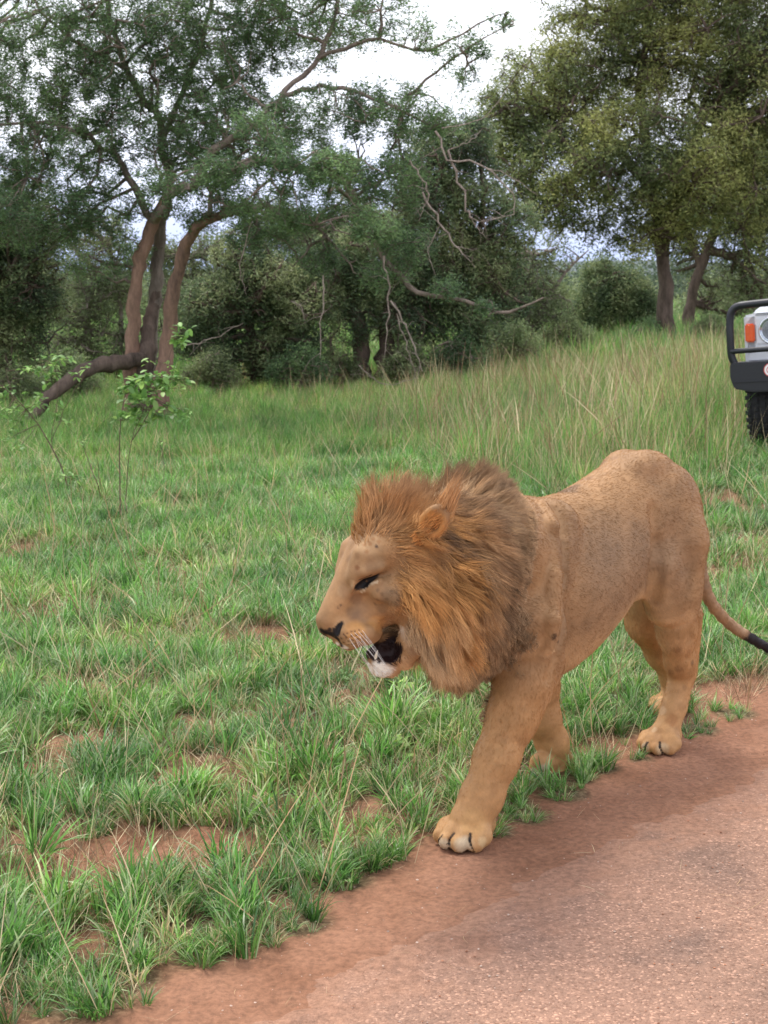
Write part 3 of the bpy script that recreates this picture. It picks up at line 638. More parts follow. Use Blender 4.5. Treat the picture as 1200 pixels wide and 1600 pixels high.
# ---- generic builder for the others
def woody(name, base_px, label, cat, seed, stems, blobs, counts, leaf, cols, bark=m_bark_dark, twig=m_bark_dark, group=None, y=None, maxl=(4, 2, 1.2), rs=(.05, .018, .007), flat=.3, spread=.08, per=8, aspect=.5, ry=.9, dyp=None, drop=0.0, noise=1.2, patch=.6):
    b = place(*base_px) if y is None else at_y(base_px[0], base_px[1], y)
    if y is not None: b[2] = float(height(b[None, :2])[0])
    Yt = b[1]; T = Tree(name, b, label, cat, seed, group)
    for pl, r in stems:
        T.stem([at_y(p[0], p[1], Yt + (p[2] if len(p) > 2 else 0)) for p in pl], r, bark, 'trunk', 8, 14, .10)
    Bs = [blob(bx, by, br, Yt + (rest[0] if rest else 0), rest[1] if len(rest) > 1 else 1.0, ry, 1.0) for bx, by, br, *rest in blobs]
    T.branch(Bs, counts[0], rs[0], rs[1], .15, maxl[0], 6, 5)
    T.branch(Bs, counts[1], rs[1], rs[2], .2, maxl[1], 5, 4)
    tw = T.branch(Bs, counts[2], rs[2], rs[2] * .4, .2, maxl[2], 4, 3, twigs=True, lift=-drop)
    T.leaves(tw, per, leaf, cols, flat, spread, aspect, noise=noise, patch=patch)
    T.finish(bark, twig); return T
woody('spreading_tree', (1040, 548), 'tall tree with a dense drooping olive crown and straight brown trunk on the right', 'tree', 201,
      [(((1042, 556), (1040, 480), (1038, 420), (1030, 350), (1020, 300), (1010, 230)), [.20, .155, .14, .125, .10, .06]), (((1036, 400), (1050, 330), (1075, 260), (1100, 180)), [.13, .13, .11, .07]),
       (((1022, 310), (980, 250), (930, 200), (880, 170)), [.12, .10, .08, .05]), (((1010, 230), (1000, 140), (1010, 60), (1020, -60)), [.10, .09, .07, .04])],
      [(800, 190, 70, 0, 1.0), (860, 150, 100, 0), (950, 90, 120, .5), (1080, 60, 140, 0), (1190, 110, 130, -.5), (880, 270, 90, -1), (980, 240, 110, -1), (1100, 260, 110, -1.2), (1190, 260, 100, 0), (830, 310, 55, 0, .8), (880, 350, 45, 0, .5), (1030, 330, 70, .5, .7), (1160, 340, 50, 0, .8), (1180, 390, 30, 0, .5), (1000, -80, 180, 0, .6), (1180, -80, 180, 0, .6), (1290, 200, 150, 0, .8), (950, 350, 50, 0, .7), (1000, 370, 40, -.5, .7), (1080, 350, 50, -.5, .7), (790, 240, 55, 0, .9)],
      (150, 1000, 8200), .078, BIGT, m_bark_dark, m_bark_dark, maxl=(6, 3.2, 1.6), rs=(.07, .028, .010), spread=.095, per=11.5, ry=.85, drop=.25, noise=.55, patch=.9)
woody('leaning_tree', (1085, 530), 'leaning dark stemmed tree behind the straight brown trunk', 'tree', 202,
      [(((1070, 545), (1080, 470), (1100, 400), (1130, 330), (1150, 260)), [.15, .13, .12, .10, .06]), (((1095, 420), (1075, 360), (1060, 300)), [.09, .07, .05]), (((1108, 390), (1150, 400), (1185, 370), (1215, 340)), [.12, .09, .07, .04])],
      [(1150, 300, 80), (1210, 330, 70), (1090, 290, 70), (1130, 450, 60, 1, .8), (1190, 440, 50, 0, .8), (1160, 380, 50, 0, .7), (1080, 400, 40, .5, .5), (1060, 350, 50, .5, .8)],
      (70, 300, 1700), .08, OLIVE, y=38.5, rs=(.07, .03, .012), maxl=(6, 3, 1.6), spread=.12, per=9)
woody('round_shrub', (955, 530), 'dark rounded shrub under the gap of sky left of the straight trunk', 'shrub', 203,
      [(((955, 545), (950, 500), (945, 450)), [.08, .06, .03])], [(960, 465, 58), (925, 490, 40), (990, 480, 45), (960, 510, 55), (940, 430, 30)],
      (60, 260, 1500), .075, DARKG, y=36.0, maxl=(6, 3, 1.6), spread=.10, per=12)
woody('thicket_tree', (580, 602), 'low dark thicket tree with two dark stems in the middle', 'tree', 204,
      [(((563, 612), (566, 560), (560, 510), (545, 450), (535, 390)), [.16, .14, .12, .08, .04]), (((600, 612), (602, 560), (604, 500), (615, 430), (640, 350)), [.16, .14, .12, .08, .04]), (((603, 520), (640, 470), (690, 420), (740, 380)), [.09, .08, .06, .03])],
      [(520, 430, 70), (600, 400, 80), (680, 340, 75), (740, 300, 60, 0, .8), (700, 420, 75), (770, 410, 60, 0, .9), (640, 500, 60), (730, 500, 60, 0, .9), (560, 500, 50, 0, .7), (670, 250, 70, 0, .9), (730, 220, 50, 0, .9), (740, 560, 36, 0, .6), (690, 570, 30, 0, .5), (800, 350, 45, 0, .7), (800, 470, 40, 0, .5), (640, 570, 30, -1, .4)],
      (130, 620, 4300), .062, DARKG, y=25.5, maxl=(5, 2.5, 1.3), spread=.06, per=9.5, noise=.9, patch=1.0)
woody('dense_bush', (400, 590), 'dark dense bush right of the reddish acacia trunks', 'shrub', 205,
      [(((400, 600), (395, 540), (390, 480)), [.10, .08, .04])], [(340, 480, 60), (410, 450, 70), (470, 490, 65), (350, 550, 50), (430, 550, 60), (490, 560, 40, 0, .8), (380, 400, 50, 0, .7), (300, 530, 40, 0, .8)],
      (90, 420, 2600), .060, DARKG, y=25.0, maxl=(5, 2.5, 1.3), spread=.06, per=9, noise=.9, patch=1.0)
woody('dark_bush', (10, 640), 'dark green bush at the left edge', 'shrub', 206,
      [(((5, 650), (8, 560), (20, 450)), [.10, .08, .04])], [(20, 540, 60), (30, 440, 75), (20, 340, 75), (-30, 480, 80), (70, 480, 45, 0, .7), (-50, 380, 80), (60, 380, 50, 0, .7)],
      (90, 420, 2600), .055, DARKG, y=22.5, maxl=(5, 2.5, 1.3), spread=.06, per=9.5, noise=.9, patch=1.0)
woody('grey_shrub', (130, 590), 'grey green see-through shrub between the dark bush and the acacia trunks', 'shrub', 207,
      [(((130, 600), (135, 520), (150, 420)), [.06, .05, .03]), (((180, 600), (190, 500), (170, 380)), [.05, .04, .03])], [(130, 470, 60), (150, 380, 60), (110, 550, 50), (180, 540, 50), (190, 440, 40), (240, 580, 40)],
      (80, 330, 1500), .055, OLIVE, m_bark_grey, m_bark_grey, y=27.0, maxl=(5, 2.5, 1.3), spread=.10, per=7)
woody('grey_shrub', (300, 585), 'grey green lacy shrub filling the space right behind the red trunks', 'shrub', 208,
      [(((300, 590), (305, 500), (300, 400)), [.06, .05, .03])], [(290, 460, 60), (330, 400, 50), (280, 530, 50), (380, 470, 40), (250, 400, 40)], (70, 300, 1300), .06, OLIVE, m_bark_grey, m_bark_grey, y=30.0, maxl=(5, 2.5, 1.3), spread=.08, per=7)
woody('thorn_shrub', (470, 585), 'pale thorny shrub top showing above the dense bush', 'shrub', 209,
      [(((470, 590), (480, 480), (470, 370)), [.07, .05, .03])], [(470, 380, 60), (420, 350, 50), (530, 400, 60), (560, 340, 50), (490, 430, 50)], (80, 320, 1500), .06, OLIVE, m_bark_grey, m_bark_grey, y=31.0, maxl=(5, 2.5, 1.3), spread=.08, per=7)
woody('thorn_shrub', (840, 560), 'lacy grey shrub between the thicket and the gap of low sky', 'shrub', 210,
      [(((835, 565), (825, 480), (835, 400)), [.07, .05, .03]), (((835, 500), (880, 430), (920, 390)), [.05, .03, .01])], [(820, 430, 50), (850, 480, 45), (800, 500, 45), (790, 560, 30), (870, 400, 30, 0, .4), (760, 420, 50)], (80, 300, 1200), .06, OLIVE, m_bark_grey, m_bark_grey, y=29.0, maxl=(5, 2.5, 1.3), spread=.08, per=6)
UND = [((105, 620), 50, 23.5, 'low leafy scrub under the dark leaning limb'), ((330, 605), 42, 24.0, 'low green scrub at the foot of the dense bush'), ((470, 598), 44, 24.3, 'low pale scrub left of the two dark stems'), ((535, 592), 30, 25.2, 'small low scrub touching the left dark stem'),
       ((640, 592), 40, 24.6, 'low scrub right of the two dark stems'), ((715, 580), 44, 25.0, 'low olive scrub under the hanging pale boughs'), ((800, 562), 44, 26.5, 'low green scrub left of the gap under the big tree'), ((885, 548), 40, 28.5, 'low pale scrub in front of the dark rounded shrub'),
       ((1010, 548), 34, 32.0, 'low scrub at the foot of the straight trunk'), ((1110, 545), 40, 31.0, 'low scrub at the foot of the leaning trunk'), ((20, 640), 50, 21.5, 'low scrub at the left edge under the dark bush')]
for i, ((x, y), r, d, wh) in enumerate(UND):
    woody('low_scrub', (x, y), wh, 'shrub', 400 + i, [(((x, y + 6), (x + 4, y - r * .5), (x - 6, y - r)), [.03, .02, .01])],
          [(x - r * .6, y - r * .35, r * .55), (x + r * .55, y - r * .3, r * .6), (x, y - r * .7, r * .6), (x + r * .2, y - r * 1.1, r * .35, 0, .5)], (30, 120, 620), .050, (LIGHTG, OLIVE, ACA)[i % 3], m_bark_limb, m_bark_grey, y=float(d), maxl=(4, 2, 1.4), rs=(.02, .010, .005), spread=.07, per=8, group='low scrub along the tree line')
# shrubs in the distance, one after another
FAR = [(300, 545, 90, 44, LIGHTG), (500, 520, 90, 50, OLIVE), (660, 540, 70, 46, LIGHTG), (850, 520, 48, 40, LIGHTG), (880, 490, 50, 58, OLIVE), (1010, 520, 50, 48, LIGHTG), (60, 560, 90, 46, OLIVE), (180, 500, 80, 55, LIGHTG), (770, 500, 70, 55, OLIVE), (1130, 500, 70, 52, OLIVE), (420, 490, 90, 62, OLIVE), (820, 545, 40, 33, LIGHTG), (1230, 480, 90, 50, OLIVE), (590, 490, 80, 60, OLIVE), (-160, 520, 120, 34, OLIVE), (-380, 510, 130, 40, LIGHTG), (1420, 500, 120, 40, OLIVE), (1640, 490, 130, 46, LIGHTG)]
WHERE = ['pale green far shrub seen right of the acacia trunks', 'olive far shrub beyond the dark bush', 'pale far shrub seen under the central thicket', 'light green bush left of the dark rounded shrub', 'olive far bush on the skyline left of the rounded shrub', 'light green bush beside the straight brown trunk',
         'olive far shrub behind the left dark bush', 'pale far shrub behind the left grey shrub', 'olive far bush behind the central thicket branches', 'olive far bush behind the leaning tree', 'olive far bush behind the dense bush', 'small light green bush in the tall grass left of the road vehicle', 'olive far bush behind the vehicle', 'olive far bush straight behind the two dark stems', 'olive bush left of the dark bush at the edge', 'pale bush farthest left of the acacia', 'olive bush well right of the vehicle', 'pale bush farthest right beyond the vehicle']
for i, ((x, y, r, d, c), wh) in enumerate(zip(FAR, WHERE)):
    woody('far_shrub', (x, y), wh, 'shrub', 300 + i, [(((x, y + r * .4), (x + 4, y), (x - 5, y - r * .4)), [.08, .06, .03])],
          [(x - r * .5, y, r * .6), (x + r * .45, y + 4, r * .62), (x, y - r * .35, r * .6), (x + r * .9, y + r * .2, r * .4), (x - r * .9, y + r * .2, r * .4)], (40, 160, 520), .0026 * d, c, y=float(d), maxl=(7, 4, 3), rs=(.06, .03, .014), spread=.0055 * d, per=9, group='shrubs in the distance')
# woodland far off, one mass
P = np.column_stack([rng.uniform(-1, 1, 2600) * 62, rng.uniform(85, 180, 2600)]); P[:, 0] *= P[:, 1] / 150
hgt = np.clip(1.5 + 2.2 * _tw2(P * .05) , .6, 4.0) * rng.random(len(P)) ** .7
n = 26; C = np.repeat(np.column_stack([P, height(P) * 0 + height(P) + hgt]), n, 0) + rng.normal(0, .55, (len(P) * n, 3))
u = rng.normal(size=(len(C), 3)); u /= np.linalg.norm(u, axis=1)[:, None]; v = np.cross(u, rng.normal(size=(len(C), 3))); v /= np.linalg.norm(v, axis=1)[:, None]
V = np.stack([C - u * .15, C + v * .18, C + u * .15], 1); col = np.array([.07, .10, .06])[None] * np.repeat(rng.uniform(.6, 1.6, len(P)), n)[:, None] * rng.uniform(.7, 1.3, (len(C), 1))
o = mesh_np('far_woodland', V.reshape(-1, 3), np.arange(3 * len(C)).reshape(-1, 3), m_leaf, smooth_shade=False); put_color(o.data, 'Col', np.repeat(col, 3, 0))
o['kind'] = 'stuff'; o['label'] = 'hazy woodland far beyond the trees'; o['category'] = 'woodland'
# ---- leafy weeds in front of the acacia
m_weed = attr_mat('weed_leaf', 0.45, 0.4, 0.4)
m_stem_red = plain('weed_stem', (0.12, 0.075, 0.05), .8, .3, 30)
def weed(name, label, base_px, stems, leafspots, size, seed, cols=((.20, .36, .09), (.30, .46, .13), (.14, .28, .07))):
    rg = np.random.default_rng(seed); b = place(*base_px); Y = b[1]
    root = empty(name, b, label, 'plant'); nodes = []
    for pl, r in stems:
        P = spline(np.array([at_y(x, y, Y + rg.normal(0, .05)) for x, y in pl]), 10); P[1:-1] += rg.normal(0, .004, (8, 3))
        t = Tubes(); t.add(P, np.linspace(r, r * .45, 10), 5); t.build('stem', m_stem_red, root); nodes.append(P)
    nod = np.concatenate(nodes); tb = Tubes(); V = []; Fc = []; cc = []; k = 0
    for x, y, spread_, n in leafspots:
        for _ in range(n):
            c = at_y(x + rg.normal(0, spread_), y + rg.normal(0, spread_ * .7), Y + rg.normal(0, spread_ * Y / F_PX))
            a = nod[np.argmin(((nod - c) ** 2).sum(1) + rg.random(len(nod)) * .002)]
            tb.add(np.array([a, (a + c) / 2 + rg.normal(0, .01, 3), c]), [.0022, .0018, .001], 3)
            for j in range(rg.integers(3, 7)):        # a spray of folded leaves
                d = rg.normal(size=3) * [1, 1, .5]; d /= np.linalg.norm(d); s_ = np.cross(d, [rg.normal() * .3, rg.normal() * .3, 1]); s_ /= np.linalg.norm(s_); u_ = np.cross(s_, d)
                L_ = size * rg.uniform(.6, 1.3); o_ = c + rg.normal(0, .012, 3)
                prof = ((0, .02), (.25, .8), (.6, 1), (.88, .6), (1.0, .03))
                for q, w in prof:
                    mid = o_ + d * L_ * q - u_ * (.25 * L_ * q * q); wv_ = s_ * L_ * .26 * w
                    V += [mid - wv_ + u_ * abs(w) * L_ * .06, mid, mid + wv_ + u_ * abs(w) * L_ * .06]
                for q in range(4):
                    i = k + 3 * q; Fc += [[i, i + 1, i + 4, i + 3], [i + 1, i + 2, i + 5, i + 4]]
                k += 15; cc += [np.array(cols[rg.integers(0, len(cols))]) * rg.uniform(.75, 1.25)] * 15
    tb.build('leaf_stalks', m_stem_red, root)['kind'] = 'stuff'
    o = mesh_np('leaves', np.array(V), np.array(Fc), m_weed, root); put_color(o.data, 'Col', np.array(cc)); o['kind'] = 'stuff'
weed('leafy_sapling', 'slender sapling with pale green leaves in front of the acacia trunks', (188, 828), [(((188, 828), (187, 760), (187, 700), (190, 640), (200, 600)), .006), (((196, 822), (198, 760), (205, 690), (225, 640)), .004), (((205, 690), (235, 640), (255, 590), (275, 530)), .004)],
     [(205, 600, 12, 12), (230, 590, 14, 12), (255, 600, 14, 14), (240, 640, 16, 18), (200, 650, 14, 12), (280, 590, 8, 7), (282, 535, 9, 8), (290, 512, 4, 3), (215, 620, 20, 16), (270, 640, 12, 9)], .060, 1)
weed('leafy_weed', 'pale leafy weed at the left edge with leaning grey stems', (108, 785), [(((112, 790), (92, 720), (50, 650), (10, 610), (-30, 580)), .006), (((112, 790), (100, 740), (80, 690), (90, 620), (85, 570)), .004), (((80, 690), (110, 620), (130, 590)), .003), (((40, 640), (20, 620), (10, 580)), .003)],
     [(62, 575, 12, 12), (90, 560, 10, 9), (78, 590, 9, 7), (125, 588, 8, 5), (35, 640, 16, 10), (60, 625, 12, 8), (10, 655, 16, 9), (85, 650, 12, 6), (5, 610, 12, 7), (95, 735, 14, 6), (115, 750, 10, 5), (20, 690, 14, 6)], .052, 2)
weed('bare_sapling', 'thin bare brown sapling stem leaning in the green grass on the left', (162, 790), [(((162, 792), (150, 750), (136, 715), (128, 690)), .005), (((162, 792), (155, 750), (150, 700)), .003)], [(128, 690, 6, 3)], .03, 3)
weed('bare_sapling', 'short dark upright twig in the grass below the acacia', (253, 768), [(((252, 770), (256, 740), (255, 710), (250, 690)), .004)], [(252, 700, 6, 3)], .03, 4)
weed('yellow_weed', 'bright yellow green weed between the chin of the lion and the turf', (628, 1090), [(((628, 1096), (630, 1082)), .003)], [(630, 1078, 7, 5), (645, 1072, 6, 3)], .045, 5, ((.40, .55, .14), (.30, .5, .12)))
weed('yellow_weed', 'yellow green seedling by the road edge in front of the raised paw', (640, 1185), [(((642, 1196), (640, 1178)), .003)], [(640, 1172, 9, 6), (622, 1176, 7, 4)], .045, 6, ((.34, .50, .12), (.28, .44, .12)))
# ================================================================== the vehicle on the verge, seen at the right edge
VY = 13.9; V0 = at_y(1143, 712, VY); V0[2] = 0.22; VYAW = math.radians(-20); VROLL = math.radians(-4.5)
def rbox(bm_pts):                               # bevelled hull from 8 corners
    return bm_pts
import bmesh
vroot = empty('off_road_vehicle', V0, 'silver off-road vehicle with black bull bar at the right edge of the picture', 'off-road vehicle')
vroot.rotation_euler = (0, VROLL, -VYAW * 0 + math.radians(-20) * -1 * -1)
vroot.rotation_euler = (0, VROLL, math.radians(-20) * -1)
vroot.rotation_euler[2] = math.radians(20) * -1 if False else math.radians(-0)
vroot.rotation_euler[2] = math.radians(-29)
XO = 0.95                                       # local x: 0 at the outer end of the bumper, middle of the vehicle at XO
m_blk = plain('black_powder_coat', (0.012, 0.013, 0.018), .42, .2, 30, spec=.5)
m_sil = plain('silver_paint', (0.72, 0.74, 0.78), .32, .05, 3, metal=.2, coat=.6)
m_gls, nt, b = new_mat('lamp_glass'); b.inputs['Base Color'].default_value = (.8, .85, .9, 1); b.inputs['Roughness'].default_value = .05; b.inputs['Transmission Weight'].default_value = .85; b.inputs['IOR'].default_value = 1.3
m_ref = plain('lamp_reflector', (.75, .78, .82), .12, .1, 40, metal=.9)
m_amb = plain('amber_lens', (.80, .12, .02), .2, .15, 60, coat=.6)
m_rub = plain('tyre_rubber', (.018, .018, .020), .85, .3, 40, bump=.3)
m_win, nt, b = new_mat('window_glass'); b.inputs['Base Color'].default_value = (.03, .04, .045, 1); b.inputs['Roughness'].default_value = .05
m_red = plain('sticker_red', (.55, .08, .07), .5); m_whi = plain('sticker_white', (.8, .78, .76), .5, .05)
m_rim = plain('steel_rim', (.35, .36, .38), .4, .1, metal=.7)
def vobj(name, bm, mat, parent=None, smooth_=False):
    me = bpy.data.meshes.new(name); bm.to_mesh(me); bm.free(); me.materials.append(mat)
    if smooth_: me.polygons.foreach_set('use_smooth', [True] * len(me.polygons))
    o = bpy.data.objects.new(name, me); sc.collection.objects.link(o); o.parent = parent or vroot; return o
def prism(pts, y0, y1, bev=.01, seg=2, axis='y'):      # outline in (x, z), pushed from y0 to y1 (or outline (y, z), pushed along x)
    bm = bmesh.new()
    mk = (lambda a, c, d: (a, d, c)) if axis == 'y' else (lambda a, c, d: (d, a, c))
    A = [bm.verts.new(mk(x, z, y0)) for x, z in pts]; B = [bm.verts.new(mk(x, z, y1)) for x, z in pts]
    bm.faces.new(A); bm.faces.new(B[::-1]); n = len(pts)
    for i in range(n): bm.faces.new((A[i], B[i], B[(i + 1) % n], A[(i + 1) % n]))
    bmesh.ops.recalc_face_normals(bm, faces=bm.faces)
    if bev: bmesh.ops.bevel(bm, geom=bm.edges[:], offset=bev, segments=seg, affect='EDGES')
    return bm
def vtube(name, pts, r, mat, n=24, parent=None, sides=12):
    t = Tubes(); P = spline(np.array(pts, float), n); t.add(P, r, sides); o = t.build(name, mat); o.parent = parent or vroot; return o
W = 2 * XO
# heavy bumper with raised corner wings
vobj('bumper', prism([(.02, .83), (.015, .70), (.05, .60), (.22, .565), (W - .22, .565), (W - .05, .60), (W - .015, .70), (W - .02, .83)], 0.0, .34, .012), m_blk)
vobj('bumper_step', prism([(.05, .665), (.05, .655), (W - .05, .655), (W - .05, .665)], -.012, .0, .002), m_blk)
h = [(.035, .10, .82), (.012, .09, .90), (.012, .08, 1.05), (.014, .08, 1.18), (.03, .08, 1.27), (.085, .08, 1.322), (.2, .075, 1.335), (.6, .03, 1.345), (XO, .02, 1.345), (W - .6, .03, 1.345), (W - .2, .075, 1.335), (W - .085, .08, 1.322), (W - .03, .08, 1.27), (W - .014, .08, 1.18), (W - .012, .08, 1.05), (W - .012, .09, .90), (W - .035, .10, .82)]
vtube('bull_bar', h, .034, m_blk, 90)
vtube('cross_bar', [(.015, .075, .93), (.3, .05, .935), (XO, .03, .94), (W - .3, .05, .935), (W - .015, .075, .93)], .024, m_blk, 30)
for x in (.62, W - .62): vtube('upright', [(x, .05, .83), (x, .045, 1.1), (x, .03, 1.34)], .030, m_blk, 8)
# front panel, wings, bonnet
vobj('front_panel', prism([(.10, .80), (.09, 1.18), (.16, 1.25), (W - .16, 1.25), (W - .09, 1.18), (W - .10, .80)], .26, .42, .02), m_sil)
vobj('grille', prism([(.60, .92), (.60, 1.20), (W - .60, 1.20), (W - .60, .92)], .235, .262, .006), m_blk)
for i in range(6): vobj('grille_slat', prism([(.62, .945 + .042 * i), (.62, .955 + .042 * i), (W - .62, .955 + .042 * i), (W - .62, .945 + .042 * i)], .222, .236, .002, 1), m_sil)
vobj('lower_panel', prism([(.13, .835), (.13, .90), (W - .13, .90), (W - .13, .835)], .225, .262, .006), m_sil)
vobj('wing', prism([(.26, .62), (.26, 1.24), (1.62, 1.30), (1.62, .62), (1.32, .62), (1.24, .86), (.98, 1.00), (.70, .98), (.48, .82), (.40, .62)], .085, .20, .015, axis='x'), m_sil)
vobj('wing', prism([(.26, .62), (.26, 1.24), (1.62, 1.30), (1.62, .62), (1.32, .62), (1.24, .86), (.98, 1.00), (.70, .98), (.48, .82), (.40, .62)], W - .20, W - .085, .015, axis='x'), m_sil)
vobj('bonnet', prism([(.24, 1.235), (.26, 1.275), (.60, 1.335), (1.62, 1.40), (1.62, 1.25)], .17, W - .17, .02, axis='x'), m_sil)
vobj('cabin', prism([(1.60, .60), (1.60, 1.40), (1.98, 1.93), (3.1, 1.95), (4.3, 1.92), (4.42, 1.3), (4.42, .60)], .13, W - .13, .04, axis='x'), m_sil)
vobj('windscreen', prism([(1.620, 1.45), (1.917, 1.865), (1.945, 1.865), (1.65, 1.45)], .24, W - .24, .004, axis='x'), m_win)
vobj('side_window', prism([(2.08, 1.42), (2.18, 1.83), (3.0, 1.85), (3.0, 1.42)], .115, .128, .004, axis='x'), m_win)
vobj('side_window', prism([(3.1, 1.42), (3.1, 1.85), (4.15, 1.83), (4.25, 1.42)], .115, .128, .004, axis='x'), m_win)
for s_ in (0, 1):
    X = lambda x: W - x if s_ else x
    # lamp: bowl, chrome ring, lens; indicator beside it
    def disc(r, y, x, z, dome=.0, ring=0):
        bm = bmesh.new(); c = [bm.verts.new((X(x), y - dome, z))]; rings = []
        for k in (1, 2, 3, 4):
            rings.append([bm.verts.new((X(x) + r * k / 4 * math.cos(a * math.pi / 12), y - dome * (1 - (k / 4) ** 2), z + r * k / 4 * math.sin(a * math.pi / 12))) for a in range(24)])
        for a in range(24):
            bm.faces.new((c[0], rings[0][a], rings[0][(a + 1) % 24]))
            for k in range(3): bm.faces.new((rings[k][a], rings[k + 1][a], rings[k + 1][(a + 1) % 24], rings[k][(a + 1) % 24]))
        bmesh.ops.recalc_face_normals(bm, faces=bm.faces); return bm
    hl = vobj('headlight', disc(.105, .240, .345, 1.095, -.012), m_ref, smooth_=True)
    o = vobj('lens', disc(.10, .232, .345, 1.095, .02), m_gls, hl, True)
    rg_ = [(X(.345) + .112 * math.cos(a), .238, 1.095 + .112 * math.sin(a)) for a in np.linspace(0, 2 * math.pi, 25)]
    t = Tubes(); t.add(np.array(rg_), .011, 8); o = t.build('headlight_ring', m_ref); o.parent = hl
    for k in range(7):
        o = vobj('lens_rib', prism([(X(.275 + .0233 * k) - .002, 1.02 + .02 * abs(k - 3)), (X(.275 + .0233 * k) - .002, 1.17 - .02 * abs(k - 3)), (X(.275 + .0233 * k) + .002, 1.17 - .02 * abs(k - 3)), (X(.275 + .0233 * k) + .002, 1.02 + .02 * abs(k - 3))], .206, .214, 0), m_gls, hl)
    x0, x1 = sorted((X(.105), X(.19)))
    ind = vobj('indicator', prism([(x0, 1.00), (x0, 1.165), (x1, 1.165), (x1, 1.00)], .215, .262, .012), m_amb)
    o = vobj('lens_bar', prism([(x0 + .025, 1.01), (x0 + .025, 1.155), (x0 + .045, 1.155), (x0 + .045, 1.01)], .210, .216, .001, 1), m_amb, ind)
    vobj('headlight_surround', prism([(X(.20), .98), (X(.20), 1.21), (X(.50), 1.21), (X(.50), .98)], .243, .262, .004), m_sil)
    # wheel
    for yy in (.66, 3.35):
        wx = X(.20); bm = bmesh.new()
        prof = [(-.125, .24), (-.13, .36), (-.115, .405), (-.08, .42), (.08, .42), (.115, .405), (.13, .36), (.125, .24)]
        vs = [[bm.verts.new((wx + a, yy + r * math.cos(t), .42 + r * math.sin(t))) for a, r in prof] for t in np.linspace(0, 2 * math.pi, 49)[:-1]]
        for i in range(48):
            for j in range(7): bm.faces.new((vs[i][j], vs[i][j + 1], vs[(i + 1) % 48][j + 1], vs[(i + 1) % 48][j]))
        bmesh.ops.recalc_face_normals(bm, faces=bm.faces)
        wh = vobj('wheel', bm, m_rub)
        bm = bmesh.new()
        for t in np.linspace(0, 2 * math.pi, 41)[:-1]:
            for a in (-.10, -.035, .035, .10):
                tt = t + (.04 if a in (-.035, .10) else -.04)
                m = Matrix.Translation((wx + a, yy + .425 * math.cos(tt), .42 + .425 * math.sin(tt))) @ Matrix.Rotation(tt, 4, 'X') @ Matrix.Diagonal((.048, .022, .036, 1))
                bmesh.ops.create_cube(bm, size=1, matrix=m)
        o = vobj('tread_blocks', bm, m_rub, wh); o['kind'] = 'stuff'
        bm = bmesh.new()
        pr = [(-.11, .24), (-.05, .22), (-.04, .10), (-.07, .06), (-.07, 0.001)]
        vs = [[bm.verts.new((wx + (a if not s_ else -a), yy + r * math.cos(t), .42 + r * math.sin(t))) for a, r in pr] for t in np.linspace(0, 2 * math.pi, 33)[:-1]]
        for i in range(32):
            for j in range(4): bm.faces.new((vs[i][j], vs[i][j + 1], vs[(i + 1) % 32][j + 1], vs[(i + 1) % 32][j]))
        vobj('rim', bm, m_rim, wh, True)
# round sticker on the bumper
for r, y, m_ in ((.060, -.001, m_red), (.052, -.003, m_whi), (.034, -.005, m_red), (.026, -.007, m_whi)):
    bm = bmesh.new(); bmesh.ops.create_circle(bm, cap_ends=True, segments=24, radius=r, matrix=Matrix.Translation((.385, y - .014, .755)) @ Matrix.Rotation(math.pi / 2, 4, 'X')); vobj('sticker', bm, m_)
vobj('chassis', prism([(.45, .45), (.45, .62), (W - .45, .62), (W - .45, .45)], .3, 4.2, .01), m_blk)
# ================================================================== the lion
A_ = ground_at(722, 1322); B_ = ground_at(1028, 1172)
LF = (A_ - B_) / np.linalg.norm(A_ - B_)             # heading
LL = np.array([-LF[1], LF[0], 0.0])                  # its left side, towards the camera
LZ = np.array([0, 0, 1.0])
LO = A_ - LL * 0.09
def bp_(px, py, l):                                   # body point seen at a pixel, l metres off the body's middle plane
    d = ray(px, py); p = CAM + d * ((LO - CAM) @ LL + l) / (d @ LL)
    q = p - LO
    return np.array([q @ LF, q @ LL, p[2]])
def to_world(q): q = np.asarray(q); return LO + q[..., :1] * LF + q[..., 1:2] * LL + q[..., 2:3] * LZ
def to_lion(p): q = np.asarray(p) - LO; return np.stack([q @ LF, q @ LL, q @ LZ], -1)
HYAW = 0.36
HFw = np.array([-math.cos(HYAW), -math.sin(HYAW), 0]); HLw = np.array([math.sin(HYAW), -math.cos(HYAW), 0])
HO = at_y(505, 985, 4.34)
def hp_(px, py, l):                                   # head point: l metres off the head's middle plane, + is the near side
    d = ray(px, py); p = CAM + d * ((HO - CAM) @ HLw + l) / (d @ HLw)
    return to_lion(p)
HLl = to_lion(LO + HLw); HFl = to_lion(LO + HFw)
def mirror(q):                                        # a head point on the other side of the head's middle plane
    d = (to_world(q) - HO) @ HLw
    return q - 2 * d * HLl
GMIN = np.array([-2.20, -0.45, -0.01]); GMAX = np.array([0.80, 0.50, 1.30]); GS = 0.0048
gn = ((GMAX - GMIN) / GS).astype(int)
SDF = np.full(tuple(gn), 0.5, np.float32)
gax = [GMIN[i] + GS * np.arange(gn[i]) for i in range(3)]
def region(lo, hi):
    a = np.clip(((lo - GMIN) / GS).astype(int), 0, gn - 1); b = np.clip(((hi - GMIN) / GS).astype(int) + 2, 1, gn)
    sl = tuple(slice(x, y) for x, y in zip(a, b))
    X = np.stack(np.meshgrid(*[gax[i][sl[i]].astype(np.float32) for i in range(3)], indexing='ij'), -1)
    return sl, X
def smin(a, b, k):
    h = np.clip(0.5 + 0.5 * (b - a) / k, 0, 1)
    return b * (1 - h) + a * h - k * h * (1 - h)
CUTS = []
